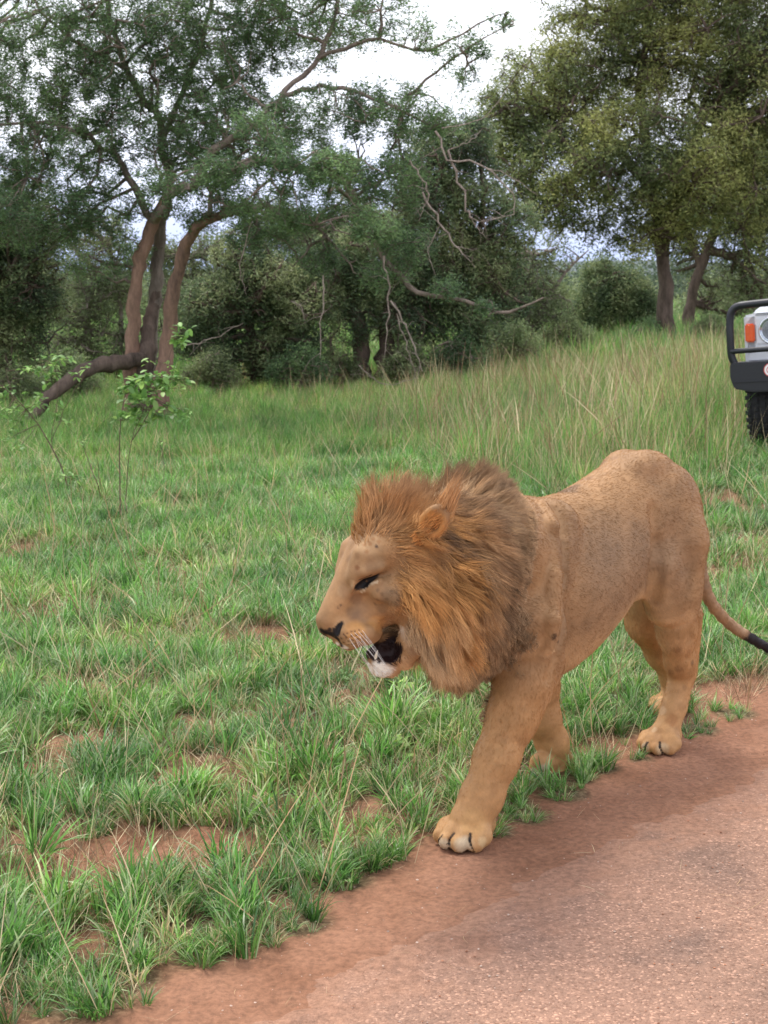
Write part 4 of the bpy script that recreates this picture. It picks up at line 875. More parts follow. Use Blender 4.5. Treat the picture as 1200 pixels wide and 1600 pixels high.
def join(sl, d, k, cut=False):
    D = SDF[sl]
    SDF[sl] = -smin(-D, d, k) if cut else smin(D, d, k)
def cone(a, ra, b, rb, k=0.03, cut=False):
    a, b = np.asarray(a, float), np.asarray(b, float); r = max(ra, rb) + k + 0.03
    if cut: CUTS.append((a, ra, b, rb))
    sl, X = region(np.minimum(a, b) - r, np.maximum(a, b) + r)
    ab = (b - a).astype(np.float32); h = np.clip(((X - a.astype(np.float32)) @ ab) / (ab @ ab + 1e-9), 0, 1)
    d = np.linalg.norm(X - a.astype(np.float32) - h[..., None] * ab, axis=-1) - (ra + (rb - ra) * h)
    join(sl, d, k, cut)
def ell(c, r, axes=None, k=0.03, cut=False):
    c = np.asarray(c, float); r = np.asarray(r, float) * np.ones(3)
    m = r.max() + k + 0.03
    sl, X = region(c - m, c + m)
    q = X - c.astype(np.float32)
    if axes is not None: q = q @ np.asarray(axes, np.float32).T
    n = np.linalg.norm(q / r.astype(np.float32), axis=-1)
    g = np.linalg.norm(q / (r ** 2).astype(np.float32), axis=-1) + 1e-6
    join(sl, n * (n - 1) / g, k, cut)
def chain(pts, k=0.03):
    for (a, ra), (b, rb) in zip(pts[:-1], pts[1:]): cone(a, ra, b, rb, k)
# trunk: oval sections along the body   (f, centre z, half width, half height)
TR = np.array([(-1.50, 0.90, 0.10, 0.12), (-1.42, 0.90, 0.165, 0.19), (-1.28, 0.94, 0.19, 0.225), (-1.12, 0.900, 0.19, 0.240), (-0.95, 0.812, 0.20, 0.285),
               (-0.78, 0.758, 0.21, 0.305), (-0.62, 0.735, 0.21, 0.322), (-0.46, 0.75, 0.20, 0.312), (-0.30, 0.79, 0.18, 0.27), (-0.16, 0.81, 0.14, 0.22), (-0.06, 0.83, 0.10, 0.14)])
sl, X = region(np.array([-1.6, -0.3, 0.4]), np.array([0.1, 0.3, 1.25]))
ff = X[..., 0]; ff1 = ff[:, :1, :1]
zc, hw, hh = [np.interp(ff1, TR[:, 0], TR[:, i]).astype(np.float32) for i in (1, 2, 3)]
ker = np.hanning(31); ker /= ker.sum()
zc, hw, hh = [np.convolve(np.pad(a.ravel(), 15, mode='edge'), ker, 'valid')[:, None, None].astype(np.float32) for a in (zc, hw, hh)]
wz = np.where(X[..., 2] > zc, 1.0 - 0.10 * ((X[..., 2] - zc) / hh), 1.0)
n_ = np.sqrt((X[..., 1] / (hw * wz)) ** 2 + ((X[..., 2] - zc) / hh) ** 2) - 1
endc = np.maximum(-1.50 - ff, ff + 0.06)
join(sl, np.maximum(n_ * np.minimum(hw, hh), endc), 0.01)
del X, n_, wz, ff
S = bp_
# fore part: shoulder blades, upper arms, chest
for sgn in (1, -1):
    cone(S(842, 800, 0)[[0, 1, 2]] + [0.03, 0.085 * sgn, -0.03], 0.075, (-0.26, 0.15 * sgn, 0.72), 0.105, 0.06)
    cone((-0.24, 0.14 * sgn, 0.70), 0.11, (-0.36, 0.145 * sgn, 0.56), 0.085, 0.05)
ell((-0.17, 0, 0.68), (0.15, 0.15, 0.17), k=0.06)
# near foreleg
nf = [(S(835, 985, .15), .105), (S(818, 1065, .145), .092), (S(800, 1120, .135), .080), (S(776, 1185, .125), .068), (S(753, 1245, .11), .064), (S(737, 1278, .10), .066)]
chain(nf, 0.04)
cone(S(852, 1050, .14), .05, S(822, 1110, .135), .05, 0.05)     # point of the elbow
# far foreleg, lifting off
ff_ = [((-0.36, -0.145, 0.60), .10), (S(838, 1070, -.125), .078), (S(846, 1120, -.115), .064), (S(862, 1158, -.105), .056), (S(874, 1184, -.105), .046)]
chain(ff_, 0.04)
cone(S(872, 1186, -.105), .043, S(846, 1190, -.105), .036, 0.014)
for j, (x, y) in enumerate(((833, 1203), (843, 1207), (858, 1208), (874, 1207))):
    cone(S(x + 6, 1190, -.105 + .018 * (j - 1.5)), .028, S(x, y, -.105 + .022 * (j - 1.5)), .020, 0.008)
# hind quarters
for sgn in (1, -1):
    ell((-1.33, 0.105 * sgn, 0.88), (0.185, 0.105, 0.23), k=0.06)
ell(S(972, 728, -.07), (0.10, 0.05, 0.055), k=0.05)                # far hip crest
ell(S(1010, 728, .06), (0.12, 0.06, 0.05), k=0.05)
nh = [(S(1052, 850, .13), .135), (S(1052, 925, .145), .098), (S(1057, 985, .13), .070), (S(1062, 1035, .12), .052), (S(1066, 1052, .115), .050)]
chain(nh, 0.05)
cone(S(1078, 960, .12), .05, S(1078, 1045, .115), .030, 0.03)      # tendon and hock point
chain([(S(1066, 1052, .115), .050), (S(1053, 1105, .11), .047), (S(1040, 1145, .10), .050)], 0.02)
cone(S(1028, 885, .16), .075, S(1036, 950, .150), .060, 0.07)       # stifle
fh = [(S(1010, 900, -.12), .12), (S(1012, 970, -.13), .085), (S(1034, 1020, -.12), .060), (S(1052, 1060, -.12), .048), (S(1056, 1090, -.12), .046), (S(1052, 1112, -.12), .048)]
chain(fh, 0.04)
# skin fold from flank to stifle
cone(S(1000, 905, .12), .06, S(1030, 905, .15), .05, 0.07)
# paws
def paw(cf, cl, yaw, size=1.0, flat=1.0):
    c, s_ = math.cos(yaw), math.sin(yaw); fx = np.array([c, s_, 0]); lx = np.array([-s_, c, 0]); C = np.array([cf, cl, 0])
    Q = lambda f, l, z: C + (fx * f + lx * l) * size + np.array([0, 0, z * size])
    cone(Q(-.055, 0, .045), .050 * size, Q(.02, 0, .055), .058 * size, 0.03)
    for l0, f1, l1, r in ((.048, .075, .062, .031), (.017, .105, .022, .033), (-.018, .105, -.024, .033), (-.048, .072, -.064, .031)):
        cone(Q(.015, l0, .058), .030 * size, Q(f1 - .035, l1, .046), .034 * size, 0.014)
        cone(Q(f1 - .035, l1, .044), .033 * size, Q(f1, l1 * 1.02, .030), .028 * size, 0.010)
    return Q
FP = S(733, 1305, .09); HP = S(1036, 1160, .10)
PAWS = [paw(FP[0] - .012, FP[1], 0.05, 1.02), paw(HP[0] - .01, HP[1], 0.02, 0.90)]
fp2 = S(1050, 1118, -.12); PAWS.append(paw(fp2[0], -.12, 0.0, 0.88))
# tail
TAIL = [S(1062, 765, 0), S(1082, 800, 0), S(1090, 850, .0), S(1096, 900, .02), S(1112, 943, .05), S(1142, 976, .10), S(1172, 996, .16), S(1205, 1014, .22), S(1240, 1022, .29)]
tp = spline(TAIL, 22); trr = np.interp(np.linspace(0, 1, 22), [0, .15, .5, 1], [.045, .030, .023, .015])
chain([(tp[i], trr[i]) for i in range(22)], 0.01)
# neck
H = hp_
cone((-0.30, 0, 0.90), .215, S(745, 860, 0.02), .20, 0.06)
cone(S(745, 860, 0.02), .19, H(668, 900, 0), .135, 0.06)
cone((-0.22, 0, 0.74), .19, S(740, 960, 0.02), .15, 0.06)
# head
def both(f, *a, **k):
    pts = a
    f(*pts, **k)
    f(*[mirror(p) if isinstance(p, np.ndarray) and p.shape == (3,) else p for p in pts], **k)
ell(H(628, 868, 0), (.115, .105, .105), k=0.03)
both(cone, H(566, 872, .042), .026, H(585, 850, .050), .034, k=0.02)
cone(H(578, 868, 0), .070, H(512, 968, 0), .034, 0.02)            # forehead and bridge
cone(H(596, 855, 0), .085, H(560, 905, 0), .055, 0.02)
both(cone, H(576, 882, .052), .034, H(600, 862, .062), .045, k=0.02)   # brows
both(cone, H(535, 893, -.048), .022, H(547, 856, -.052), .028, k=0.014)
both(cone, H(538, 905, -.040), .014, H(532, 935, -.030), .012, k=0.018)
both(cone, H(598, 925, .072), .040, H(640, 925, .092), .050, k=0.03)   # cheek bones
both(cone, H(640, 930, .080), .060, H(655, 985, .062), .045, k=0.04)   # jaw muscle
cone(H(600, 930, 0), .085, H(545, 975, 0), .052, 0.03)             # muzzle
both(cone, H(552, 990, .030), .037, H(577, 985, .045), .038, k=0.012)  # whisker pads
both(cone, H(535, 985, .024), .032, H(552, 1000, .030), .026, k=0.010)
cone(H(512, 979, 0), .027, H(522, 985, 0), .026, 0.010)            # nose
both(cone, H(530, 1003, .012), .012, H(545, 1011, .022), .012, k=0.01) # front of the lip
cone(H(597, 1036, 0), .038, H(610, 1040, 0), .034, 0.02)           # chin
both(cone, H(600, 1038, .022), .026, H(645, 1005, .058), .034, k=0.02)
both(cone, H(645, 1005, .058), .034, H(665, 965, .075), .05, k=0.03)
ell(H(672, 985, 0), (.06, .06, .05), k=0.05)                       # throat
# mouth
ax = np.stack([HFl, HLl, [0, 0, 1]])
both(cone, H(640, 1000, .068), .030, H(634, 1035, .045), .022, k=0.02)  # skin at the mouth corner
both(cone, H(584, 1020, .055), .016, H(607, 1016, .080), .037, k=0.005, cut=True)
both(cone, H(581, 1020, .040), .014, H(606, 1016, .050), .034, k=0.005, cut=True)
cone(H(560, 1026, .06), .010, H(600, 1017, .03), .020, 0.005, cut=True)
cone(H(566, 1026, -.04), .012, H(600, 1017, .04), .020, 0.005, cut=True)
# toe clefts are left by the toe capsules; ears
EB = H(655, 842, .115); ET = H(697, 792, .185)
def ear(b, t, s_):
    u = t - b; u = u / np.linalg.norm(u)
    side = np.cross(u, to_lion(LO + np.array([0.2 * s_, -1, 0.2]))); side /= np.linalg.norm(side); nrm = np.cross(u, side)
    axs = np.stack([u, side, nrm]); c = (b + t) / 2
    ell(c, (.068, .040, .016), axs, k=0.006)
    ell(c + u * .006 + nrm * .016 * s_, (.054, .029, .014), axs, k=0.004, cut=True)
ear(EB, ET, -1); ear(mirror(EB), mirror(ET), 1)
def sdf_at(q):
    i = (q - GMIN) / GS; i0 = np.clip(np.floor(i).astype(int), 0, gn - 2); t = i - i0
    out = 0
    for dx in (0, 1):
        for dy in (0, 1):
            for dz in (0, 1):
                w = (t[:, 0] if dx else 1 - t[:, 0]) * (t[:, 1] if dy else 1 - t[:, 1]) * (t[:, 2] if dz else 1 - t[:, 2])
                out = out + w * SDF[i0[:, 0] + dx, i0[:, 1] + dy, i0[:, 2] + dz]
    return out
def sdf_normal(q, e=0.006):
    g = np.stack([sdf_at(q + e * d) - sdf_at(q - e * d) for d in np.eye(3)], -1)
    return g / (np.linalg.norm(g, axis=1)[:, None] + 1e-9)

def hit(px, py, push=0.0, lo=3.4):                     # first point of the animal behind a pixel, pushed outwards
    d = ray(px, py); d = d / np.linalg.norm(d); t = lo; best = (9, None)
    for _ in range(400):
        q = to_lion(CAM + d * t); v = sdf_at(q[None])[0]
        if v < best[0]: best = (v, q)
        if v < 0.0006 or t > 8: break
        t += min(max(v * 0.7, 0.0006), 0.02) if v < 0.3 else 0.02
    q = best[1]
    if push: q = q + sdf_normal(q[None])[0] * push
    return q
# ---- surface modelling of the near side (and the same on the far side)
MOUTHCUTS = list(CUTS); CUTS.clear()
# eye
both(cone, hit(560, 917, .004), .0105, hit(570, 910, .005), .0105, k=0.004, cut=True)
both(cone, hit(571, 908, .006), .008, hit(590, 897, .005), .003, k=0.006, cut=True)
EYECUTS = list(CUTS); CUTS.clear()
both(cone, hit(558, 898, .000), .009, hit(594, 886, .004), .011, k=0.022)
both(cone, hit(553, 905, .004), .008, hit(549, 935, .002), .007, k=0.012)
both(cone, hit(566, 927, -.003), .009, hit(594, 909, -.001), .011, k=0.008)
both(cone, hit(575, 945, .018), .016, hit(605, 948, .018), .018, k=0.02, cut=True)
both(cone, hit(553, 900, .012), .012, hit(549, 925, .012), .012, k=0.02, cut=True)
# muzzle, cheek hollow and creases
both(cone, hit(560, 945, .020), .026, hit(575, 965, .022), .024, k=0.03, cut=True)
both(cone, hit(600, 972, .016), .018, hit(588, 992, .014), .016, k=0.02, cut=True)
both(cone, hit(640, 940, .02), .022, hit(636, 985, .02), .022, k=0.03, cut=True)
both(cone, hit(543, 992, -.016), .026, hit(572, 993, -.016), .032, k=0.014)
both(cone, hit(560, 975, .012), .010, hit(585, 972, .012), .012, k=0.012, cut=True)
for x0, y0, x1, y1 in ((534, 992, 562, 986), (537, 998, 566, 993), (540, 1005, 568, 1001)):
    both(cone, hit(x0, y0, .003), .0035, hit(x1, y1, .003), .0035, k=0.004, cut=True)
# nose leather and nostril
CUTS.clear()
both(cone, hit(531, 977, .000), .006, hit(526, 990, .001), .007, k=0.004, cut=True)
both(cone, hit(534, 974, .001), .004, hit(529, 979, .001), .004, k=0.003, cut=True)
both(cone, hit(527, 998, .001), .004, hit(534, 1010, .002), .003, k=0.003, cut=True)
NOSECUTS = list(CUTS)
# tongue and lower teeth row inside the mouth
cone(H(588, 1030, 0), .026, H(625, 1012, 0), .030, 0.006)
cone(H(600, 1004, 0), .026, H(628, 1002, 0), .032, 0.004)
cone(H(580, 1022, 0), .016, H(600, 1010, 0), .026, 0.006)
# shoulder edge, flank crease, elbow crease, thigh muscle
for a, b in (((862, 820), (866, 900)), ((866, 900), (864, 970)), ((864, 970), (858, 1010)), ((848, 790), (862, 820))):
    cone(hit(*a, -.020), .036, hit(*b, -.020), .036, 0.012)
for a, b in (((878, 830), (882, 900)), ((882, 900), (880, 970)), ((880, 970), (870, 1020)), ((864, 795), (878, 830))):
    cone(hit(*a, .012), .020, hit(*b, .012), .020, 0.016, cut=True)
for a, b in (((1023, 800), (1026, 850)), ((1026, 850), (1024, 900)), ((1024, 900), (1018, 935))):
    cone(hit(*a, .020), .032, hit(*b, .016), .032, 0.03, cut=True)
cone(hit(866, 1030, .012), .016, hit(856, 1062, .010), .014, 0.02, cut=True)
cone(hit(1074, 960, .014), .016, hit(1074, 1030, .012), .014, 0.014, cut=True)      # hollow before the hock tendon
cone(hit(790, 1110, .02), .02, hit(765, 1190, .02), .02, 0.03, cut=True)
# toe clefts
for (a, b, c) in (((733, 1298), (733, 1312), (739, 1330)), ((709, 1300), (702, 1310), (701, 1330)), ((690, 1303), (685, 1312), (684, 1328)),
                  ((1031, 1158), (1031, 1168), (1036, 1180)), ((1012, 1158), (1008, 1167), (1008, 1177))):
    cone(hit(*a, .003), .003, hit(*b, .003), .0055, 0.004, cut=True); cone(hit(*b, .003), .0055, hit(*c, .003), .005, 0.004, cut=True)
# mesh it
import openvdb
gg = openvdb.FloatGrid(); gg.background = 0.5 if False else gg.background
gg.copyFromArray(SDF)
try: bv, bq = gg.convertToQuads(0.0)
except Exception: bv, bq = gg.convertToQuads()
bv = np.asarray(bv, np.float64) * GS + GMIN
bq = np.asarray(bq, np.int64)
lion = empty('lion', LO, 'male lion with a full ginger and dark brown mane walking beside the road', 'lion')
W_body = to_world(bv)
# ------------------------------------------------------------------ coat colours (linear albedo), the animal's own markings plus some painted light and shade
def fur_mat(name, rough=0.7, spec=0.10, sheen=0.0):
    m, nt, b = new_mat(name)
    at = N(nt, 'ShaderNodeAttribute', attribute_name='Col')
    nt.links.new(at.outputs['Color'], b.inputs['Base Color'])
    b.inputs['Roughness'].default_value = rough
    b.inputs['Specular IOR Level'].default_value = spec
    return m
w4_, w5_ = Waves(6, 55.0, 14), Waves(8, 120.0, 16)
w1, w2, w3 = Waves(3, 3.0), Waves(4, 9.0), Waves(5, 28.0)
def coat(q):
    c = np.tile(np.array([0.335, 0.195, 0.098]), (len(q), 1))
    def lay(m, col): 
        m = np.clip(m, 0, 1)[:, None]; c[:] = c * (1 - m) + np.array(col) * m
    n1, n2, n3 = w1(q), w2(q), w3(q)
    lay(0.25 + 0.45 * n1, (0.42, 0.245, 0.125)); lay(.30 * smooth(.3, -.8, n1 + .3 * n2) * smooth(.5, .75, q[:, 2]), (.25, .155, .09)); fk = np.sqrt(((q[:, 0] + .88) / .42) ** 2 + ((q[:, 2] - .76) / .24) ** 2); lay(.6 * smooth(1.15, .4, fk + .12 * n1), (.285, .192, .125))  # grey-brown flank: coat tone plus muscle shade painted in
    lay(smooth(0.62, 0.40, q[:, 2] + 0.03 * n1), (0.50, 0.275, 0.125))                  # belly and legs are warmer
    lay(smooth(0.98, 1.15, q[:, 2]) * 0.4, (0.43, 0.255, 0.14))  # back and rump top paler, light from above painted into the coat
    und = smooth(-.15, -.7, sdf_normal(q)[:, 2]) * smooth(.35, .45, q[:, 2]) * smooth(.85, .7, q[:, 2]); lay(und * .85, (0.72, 0.50, 0.30))
    lay(smooth(0.45, 0.15, q[:, 2]) * 0.55 * (0.5 + 0.5 * n1), (0.60, 0.37, 0.19))
    lay(smooth(0.3, 1.1, n2) * 0.45 * smooth(0.70, 0.3, q[:, 2]), (0.30, 0.155, 0.07))     # faint leg spots
    for x, _u, r, col, s_ in SPLATS:
        d = np.linalg.norm((q - x) / r, axis=1)
        lay(smooth(1.15, 0.55, d + 0.12 * n3) * s_, col)
    for CU, col, e_ in ((MOUTHCUTS, PINKBLACK, .004), (EYECUTS, BLACK, .0015), (NOSECUTS, BLACK, .001)):
        for a, ra, b, rb in CU:
            ab = b - a; h = np.clip((q - a) @ ab / (ab @ ab), 0, 1); d = np.linalg.norm(q - a - h[:, None] * ab, axis=1) - (ra + (rb - ra) * h)
            lay(smooth(e_ + .003, e_, d), col)
    c *= (1 + 0.07 * n2 + 0.06 * n3)[:, None]
    c *= np.array([.83, .80, .71])
    c *= (1 + .06 * w4_(q) + .04 * w5_(q))[:, None]
    return np.clip(c, 0.004, 0.9)
SPLATS = []
def spl(px, py, r, col, s_=1.0, both_=True, at=None):
    p = hit(px, py) if at is None else at
    SPLATS.append((p, None, r, col, s_))
    if both_: SPLATS.append((mirror(p), None, r, col, s_))
BLACK, PINKBLACK, WHITE = (0.012, 0.010, 0.011), (0.020, 0.009, 0.009), (0.90, 0.86, 0.82)
for a in ((660, 930, .10, (0.52, 0.28, 0.115), .8), (600, 860, .07, (0.40, 0.225, 0.105), .8), (540, 960, .06, (0.50, 0.30, 0.15), .8), (575, 870, .05, (0.43, 0.27, 0.14), .5), (535, 925, .02, (0.50, 0.33, 0.19), .6), (575, 850, .04, (0.50, 0.33, 0.19), .7), (545, 925, .03, (0.36, 0.21, 0.11), .7),
          (556, 935, .022, (0.24, 0.145, 0.09), .6), (552, 958, .024, (0.25, 0.15, 0.09), .55), (566, 950, .018, (0.28, 0.17, 0.10), .4), (560, 965, .022, (0.26, 0.16, 0.10), .5), (525, 945, .03, (0.50, 0.29, 0.145), .7), (585, 880, .03, (0.28, 0.165, 0.085), .6),
          (558, 887, .009, (0.22, 0.09, 0.035), .8), (560, 897, .014, (0.28, 0.15, 0.07), .5), (551, 912, .012, (0.54, 0.35, 0.19), .7), (612, 935, .035, (0.25, 0.165, 0.10), .8), (596, 950, .02, (0.22, 0.135, 0.075), .6), (580, 884, .022, (0.25, 0.14, 0.07), .6), (600, 905, .03, (0.30, 0.18, 0.095), .5), (557, 868, .012, (0.26, 0.13, 0.06), .4), (610, 880, .04, (0.32, 0.195, 0.10), .4), (545, 872, .014, (0.25, 0.14, 0.075), .5),
          (590, 975, .03, (0.58, 0.31, 0.12), .8), (555, 985, .035, (0.62, 0.33, 0.13), .9), (530, 970, .018, (0.52, 0.33, 0.18), .7), (548, 1005, .016, (0.62, 0.45, 0.28), .7), (538, 1011, .012, WHITE, .8), (527, 1006, .008, WHITE, .9), (533, 1013, .006, WHITE, .9),
          (637, 990, .026, (0.56, 0.43, 0.32), .6), (650, 1010, .035, (0.48, 0.33, 0.21), .6), (627, 982, .014, (0.66, 0.58, 0.50), .6),
          (590, 1044, .026, WHITE, 1), (590, 1052, .026, WHITE, 1), (605, 1050, .028, WHITE, 1), (578, 1042, .016, WHITE, 1), (620, 1047, .018, (0.66, 0.46, 0.28), .8), (632, 1030, .013, (0.62, 0.42, 0.26), .7)):
    spl(*a)
# open mouth, its inner shade painted near black; eye, nose
for a in ((607, 1008, .024, PINKBLACK), (617, 1018, .018, PINKBLACK), (596, 1012, .018, PINKBLACK), (592, 1024, .016, PINKBLACK), (612, 1028, .015, PINKBLACK), (582, 1024, .010, PINKBLACK), (600, 1020, .022, PINKBLACK), (603, 1032, .010, PINKBLACK), (584, 1031, .006, PINKBLACK), (592, 1034, .006, PINKBLACK)):
    spl(*a)
spl(0, 0, .045, PINKBLACK, 1, False, H(603, 1015, 0)); spl(0, 0, .040, PINKBLACK, 1, False, H(612, 1005, 0)); spl(0, 0, .026, PINKBLACK, 1, True, H(612, 1006, .025)); spl(0, 0, .020, PINKBLACK, 1, True, H(612, 1003, .045)); spl(0, 0, .026, PINKBLACK, 1, False, H(585, 1018, 0))
for t in np.linspace(0, 1, 9):                         # black rim of the eye and the pale streak below it
    spl(559 + 32 * t, 917 - 20 * t, .0085 - .0062 * t, BLACK, 1); spl(562 + 18 * t, 906 - 7 * t, .0035, (.06, .04, .03), .8)
    spl(565 + 24 * t, 926 - 17 * t - 4 * math.sin(3.1 * t), .0052, (0.66, 0.52, 0.37), .85)
for a in ((502, 985, .010), (509, 988, .012), (516, 990, .011), (522, 990, .010), (525, 997, .007), (529, 984, .007), (533, 977, .006), (535, 974, .005)):
    spl(a[0], a[1], a[2], BLACK, 1)
for x, y in ((515, 984), (522, 984), (528, 990), (527, 981), (520, 994)): spl(x, y, .008, BLACK, .95)
spl(0, 0, .016, BLACK, 1, False, H(507, 988, 0))
for k in range(7): spl(540 + 5 * k, 1016 + (1 if k > 2 else -1), .0035, (0.05, 0.03, 0.03), .8)
spl(600, 1029, .011, (0.17, 0.065, 0.06), .9); spl(592, 1013, .006, (0.45, 0.33, 0.26), .7)
for row, (x0, y0, x1, y1) in enumerate(((537, 991, 561, 984), (533, 998, 565, 990), (537, 1004, 566, 997), (545, 1008, 566, 1003))):
    for k in range(5): spl(x0 + (x1 - x0) * k / 4, y0 + (y1 - y0) * k / 4, .0034, (0.06, 0.03, 0.02), .85)
spl(588, 854, .006, (0.05, 0.035, 0.035), .9, False)
for x, y in ((578, 850), (583, 842), (569, 851), (573, 862), (592, 846)): spl(x, y, .007, (0.33, 0.15, 0.055), .6)
for x, y in ((590, 922), (597, 928), (590, 938), (604, 936), (586, 944), (612, 924)): spl(x, y, .006, (0.15, 0.085, 0.045), .6)
for k in range(8): spl(617 + 3 * math.sin(k / 2.4), 913 + 4 * k, .003, (0.08, 0.05, 0.035), .6)
spl(532, 946, .004, (0.10, 0.06, 0.045), .7, False); spl(528, 950, .004, (0.10, 0.06, 0.045), .6, False)
# body marks
for a in ((866, 995, .014, (0.06, 0.035, 0.025), .8), (871, 1003, .008, (0.06, 0.035, 0.025), .8), (1024, 925, .05, (0.52, 0.32, 0.16), .4), (1020, 900, .03, (0.56, 0.36, 0.19), .35), (880, 767, .06, (0.12, 0.075, 0.055), .6), (915, 748, .03, (0.20, 0.11, 0.07), .5), (942, 722, .03, (0.24, 0.13, 0.08), .4), (960, 716, .02, (0.22, 0.12, 0.07), .4),
          (896, 760, .03, (0.15, 0.09, 0.06), .5), (1065, 845, .11, (0.33, 0.19, 0.10), .5), (1058, 1015, .025, (0.27, 0.14, 0.065), .5), (1060, 1045, .018, (0.27, 0.14, 0.065), .6), (1082, 1035, .012, (0.16, 0.09, 0.05), .7),
          (1048, 1050, .016, (0.25, 0.13, 0.06), .5), (1070, 1075, .014, (0.28, 0.15, 0.07), .5), (1050, 1125, .03, (0.42, 0.19, 0.075), .6), (1035, 1110, .02, (0.64, 0.44, 0.28), .7), (1022, 1140, .014, (0.66, 0.46, 0.30), .7),
          (773, 1232, .02, (0.38, 0.20, 0.085), .6), (740, 1285, .05, (0.66, 0.39, 0.17), .6), (1100, 870, .012, (0.66, 0.45, 0.26), .3),
          (725, 1322, .035, (0.66, 0.56, 0.43), .8), (692, 1322, .03, (0.62, 0.53, 0.42), .8), (755, 1315, .02, (0.66, 0.48, 0.28), .6), (1035, 1172, .03, (0.62, 0.48, 0.32), .7), (1008, 1168, .02, (0.60, 0.50, 0.37), .7),
          (848, 1202, .025, (0.68, 0.58, 0.46), .9), (836, 1205, .02, (0.72, 0.64, 0.54), .9), (892, 1168, .012, (0.16, 0.15, 0.15), .9), (888, 1190, .008, (0.08, 0.06, 0.05), .7)):
    spl(*a, both_=False)
for (a, b, c) in (((735, 1303), (734, 1314), (741, 1331)), ((709, 1303), (702, 1312), (701, 1331)), ((690, 1305), (685, 1313), (686, 1330)), ((1031, 1160), (1031, 1168), (1037, 1180)), ((1012, 1160), (1008, 1168), (1009, 1178))):  # shade of the toe clefts, painted black over shallow cuts
    for t in np.linspace(0, 1, 4):
        spl(a[0] + (b[0] - a[0]) * t, a[1] + (b[1] - a[1]) * t, .006, BLACK, .95, False); spl(b[0] + (c[0] - b[0]) * t, b[1] + (c[1] - b[1]) * t, .0065, BLACK, .95, False)
for x, y in ((712, 1334), (722, 1335), (730, 1334), (1020, 1181), (1044, 1181), (694, 1332)): spl(x, y, .009, (0.03, 0.022, 0.02), .9, False)
for i in range(22):                                     # the tail darkens to its black tuft
    a = i / 21
    SPLATS.append((tp[i], None, .05, (0.36, 0.24, 0.16) if a < .75 else (0.03, 0.025, 0.03), .6 if a < .75 else 1))
# ear
for e_, t_ in ((EB, ET), (mirror(EB), mirror(ET))):
    SPLATS.append(((e_ + t_) / 2, None, .05, (0.62, 0.30, 0.10), .95)); SPLATS.append((e_ * .45 + t_ * .55 + np.array([0, 0, -.008]), None, .024, (0.10, 0.05, 0.03), .85))
SPLATS = [(a, b, c, d, e) for a, b, c, d, e in SPLATS]
# ------------------------------------------------------------------ where the mane grows
_zb = [hit(x, y) for x, y in ((798, 752), (822, 790), (826, 870), (818, 960), (792, 1040), (776, 1072))]
MBz = np.array([p[2] for p in _zb]); MBf = np.array([p[0] for p in _zb]); o_ = np.argsort(MBz); MBz, MBf = MBz[o_], MBf[o_]
def headx(q): return (to_world(q) - HO) @ HFw
_fb = [hit(x, y) for x, y in ((557, 824), (588, 827), (616, 842), (628, 865), (622, 890), (630, 930), (640, 970), (650, 1005), (664, 1030))]
FBz = np.array([p[2] for p in _fb]); FBx = np.array([headx(p[None])[0] for p in _fb]); o_ = np.argsort(FBz); FBz, FBx = FBz[o_], FBx[o_]
_fl = np.array([(headx(p[None])[0], p[2]) for p in (hit(540, 838), *[hit(x, y) for x, y in ((557, 828), (588, 834), (616, 846), (628, 865), (622, 890), (630, 930), (640, 970), (650, 1005), (664, 1030))])])
_fl = np.vstack([_fl[0] + [.25, .0], _fl, _fl[-1] + [-.02, -.3]])
def face_side(q):                                       # + behind the hair line, - on the face
    p = np.stack([headx(q), q[:, 2]], -1); best = np.full(len(p), 9.0); sg = np.ones(len(p))
    for a, b in zip(_fl[:-1], _fl[1:]):
        ab = b - a; t = np.clip(((p - a) @ ab) / (ab @ ab), 0, 1); d = np.linalg.norm(p - a - t[:, None] * ab, axis=1)
        s_ = np.sign((p[:, 0] - a[0]) * ab[1] - (p[:, 1] - a[1]) * ab[0]); m = d < best; best = np.where(m, d, best); sg = np.where(m, s_, sg)
    return best * sg
FSIGN = float(np.sign(face_side(H(640, 800, 0)[None])[0]))
def mane_mask(q):
    n = 0.012 * w2(q)
    a = smooth(-0.03, 0.03, q[:, 0] - np.interp(q[:, 2], MBz, MBf) + n * 1.5)
    b = smooth(-0.016, 0.030, face_side(q) * FSIGN + n * .5)
    c = smooth(0.36, 0.42, q[:, 2])
    leg = smooth(0.60, 0.53, q[:, 2] + n) * smooth(0.06, 0.10, np.abs(q[:, 1]) + n)
    ear_ = smooth(.062, .042, np.linalg.norm(q - (EB * .45 + ET * .55), axis=1)) + smooth(.062, .042, np.linalg.norm(q - mirror(EB * .45 + ET * .55), axis=1))
    return a * b * c * (1 - leg) * (1 - np.clip(ear_, 0, 1))
OR, GI, PG, TN, BR, DB, BK = (0.62, 0.315, 0.105), (0.52, 0.285, 0.125), (0.60, 0.40, 0.22), (0.47, 0.30, 0.155), (0.30, 0.175, 0.085), (0.13, 0.08, 0.045), (0.05, 0.033, 0.024)
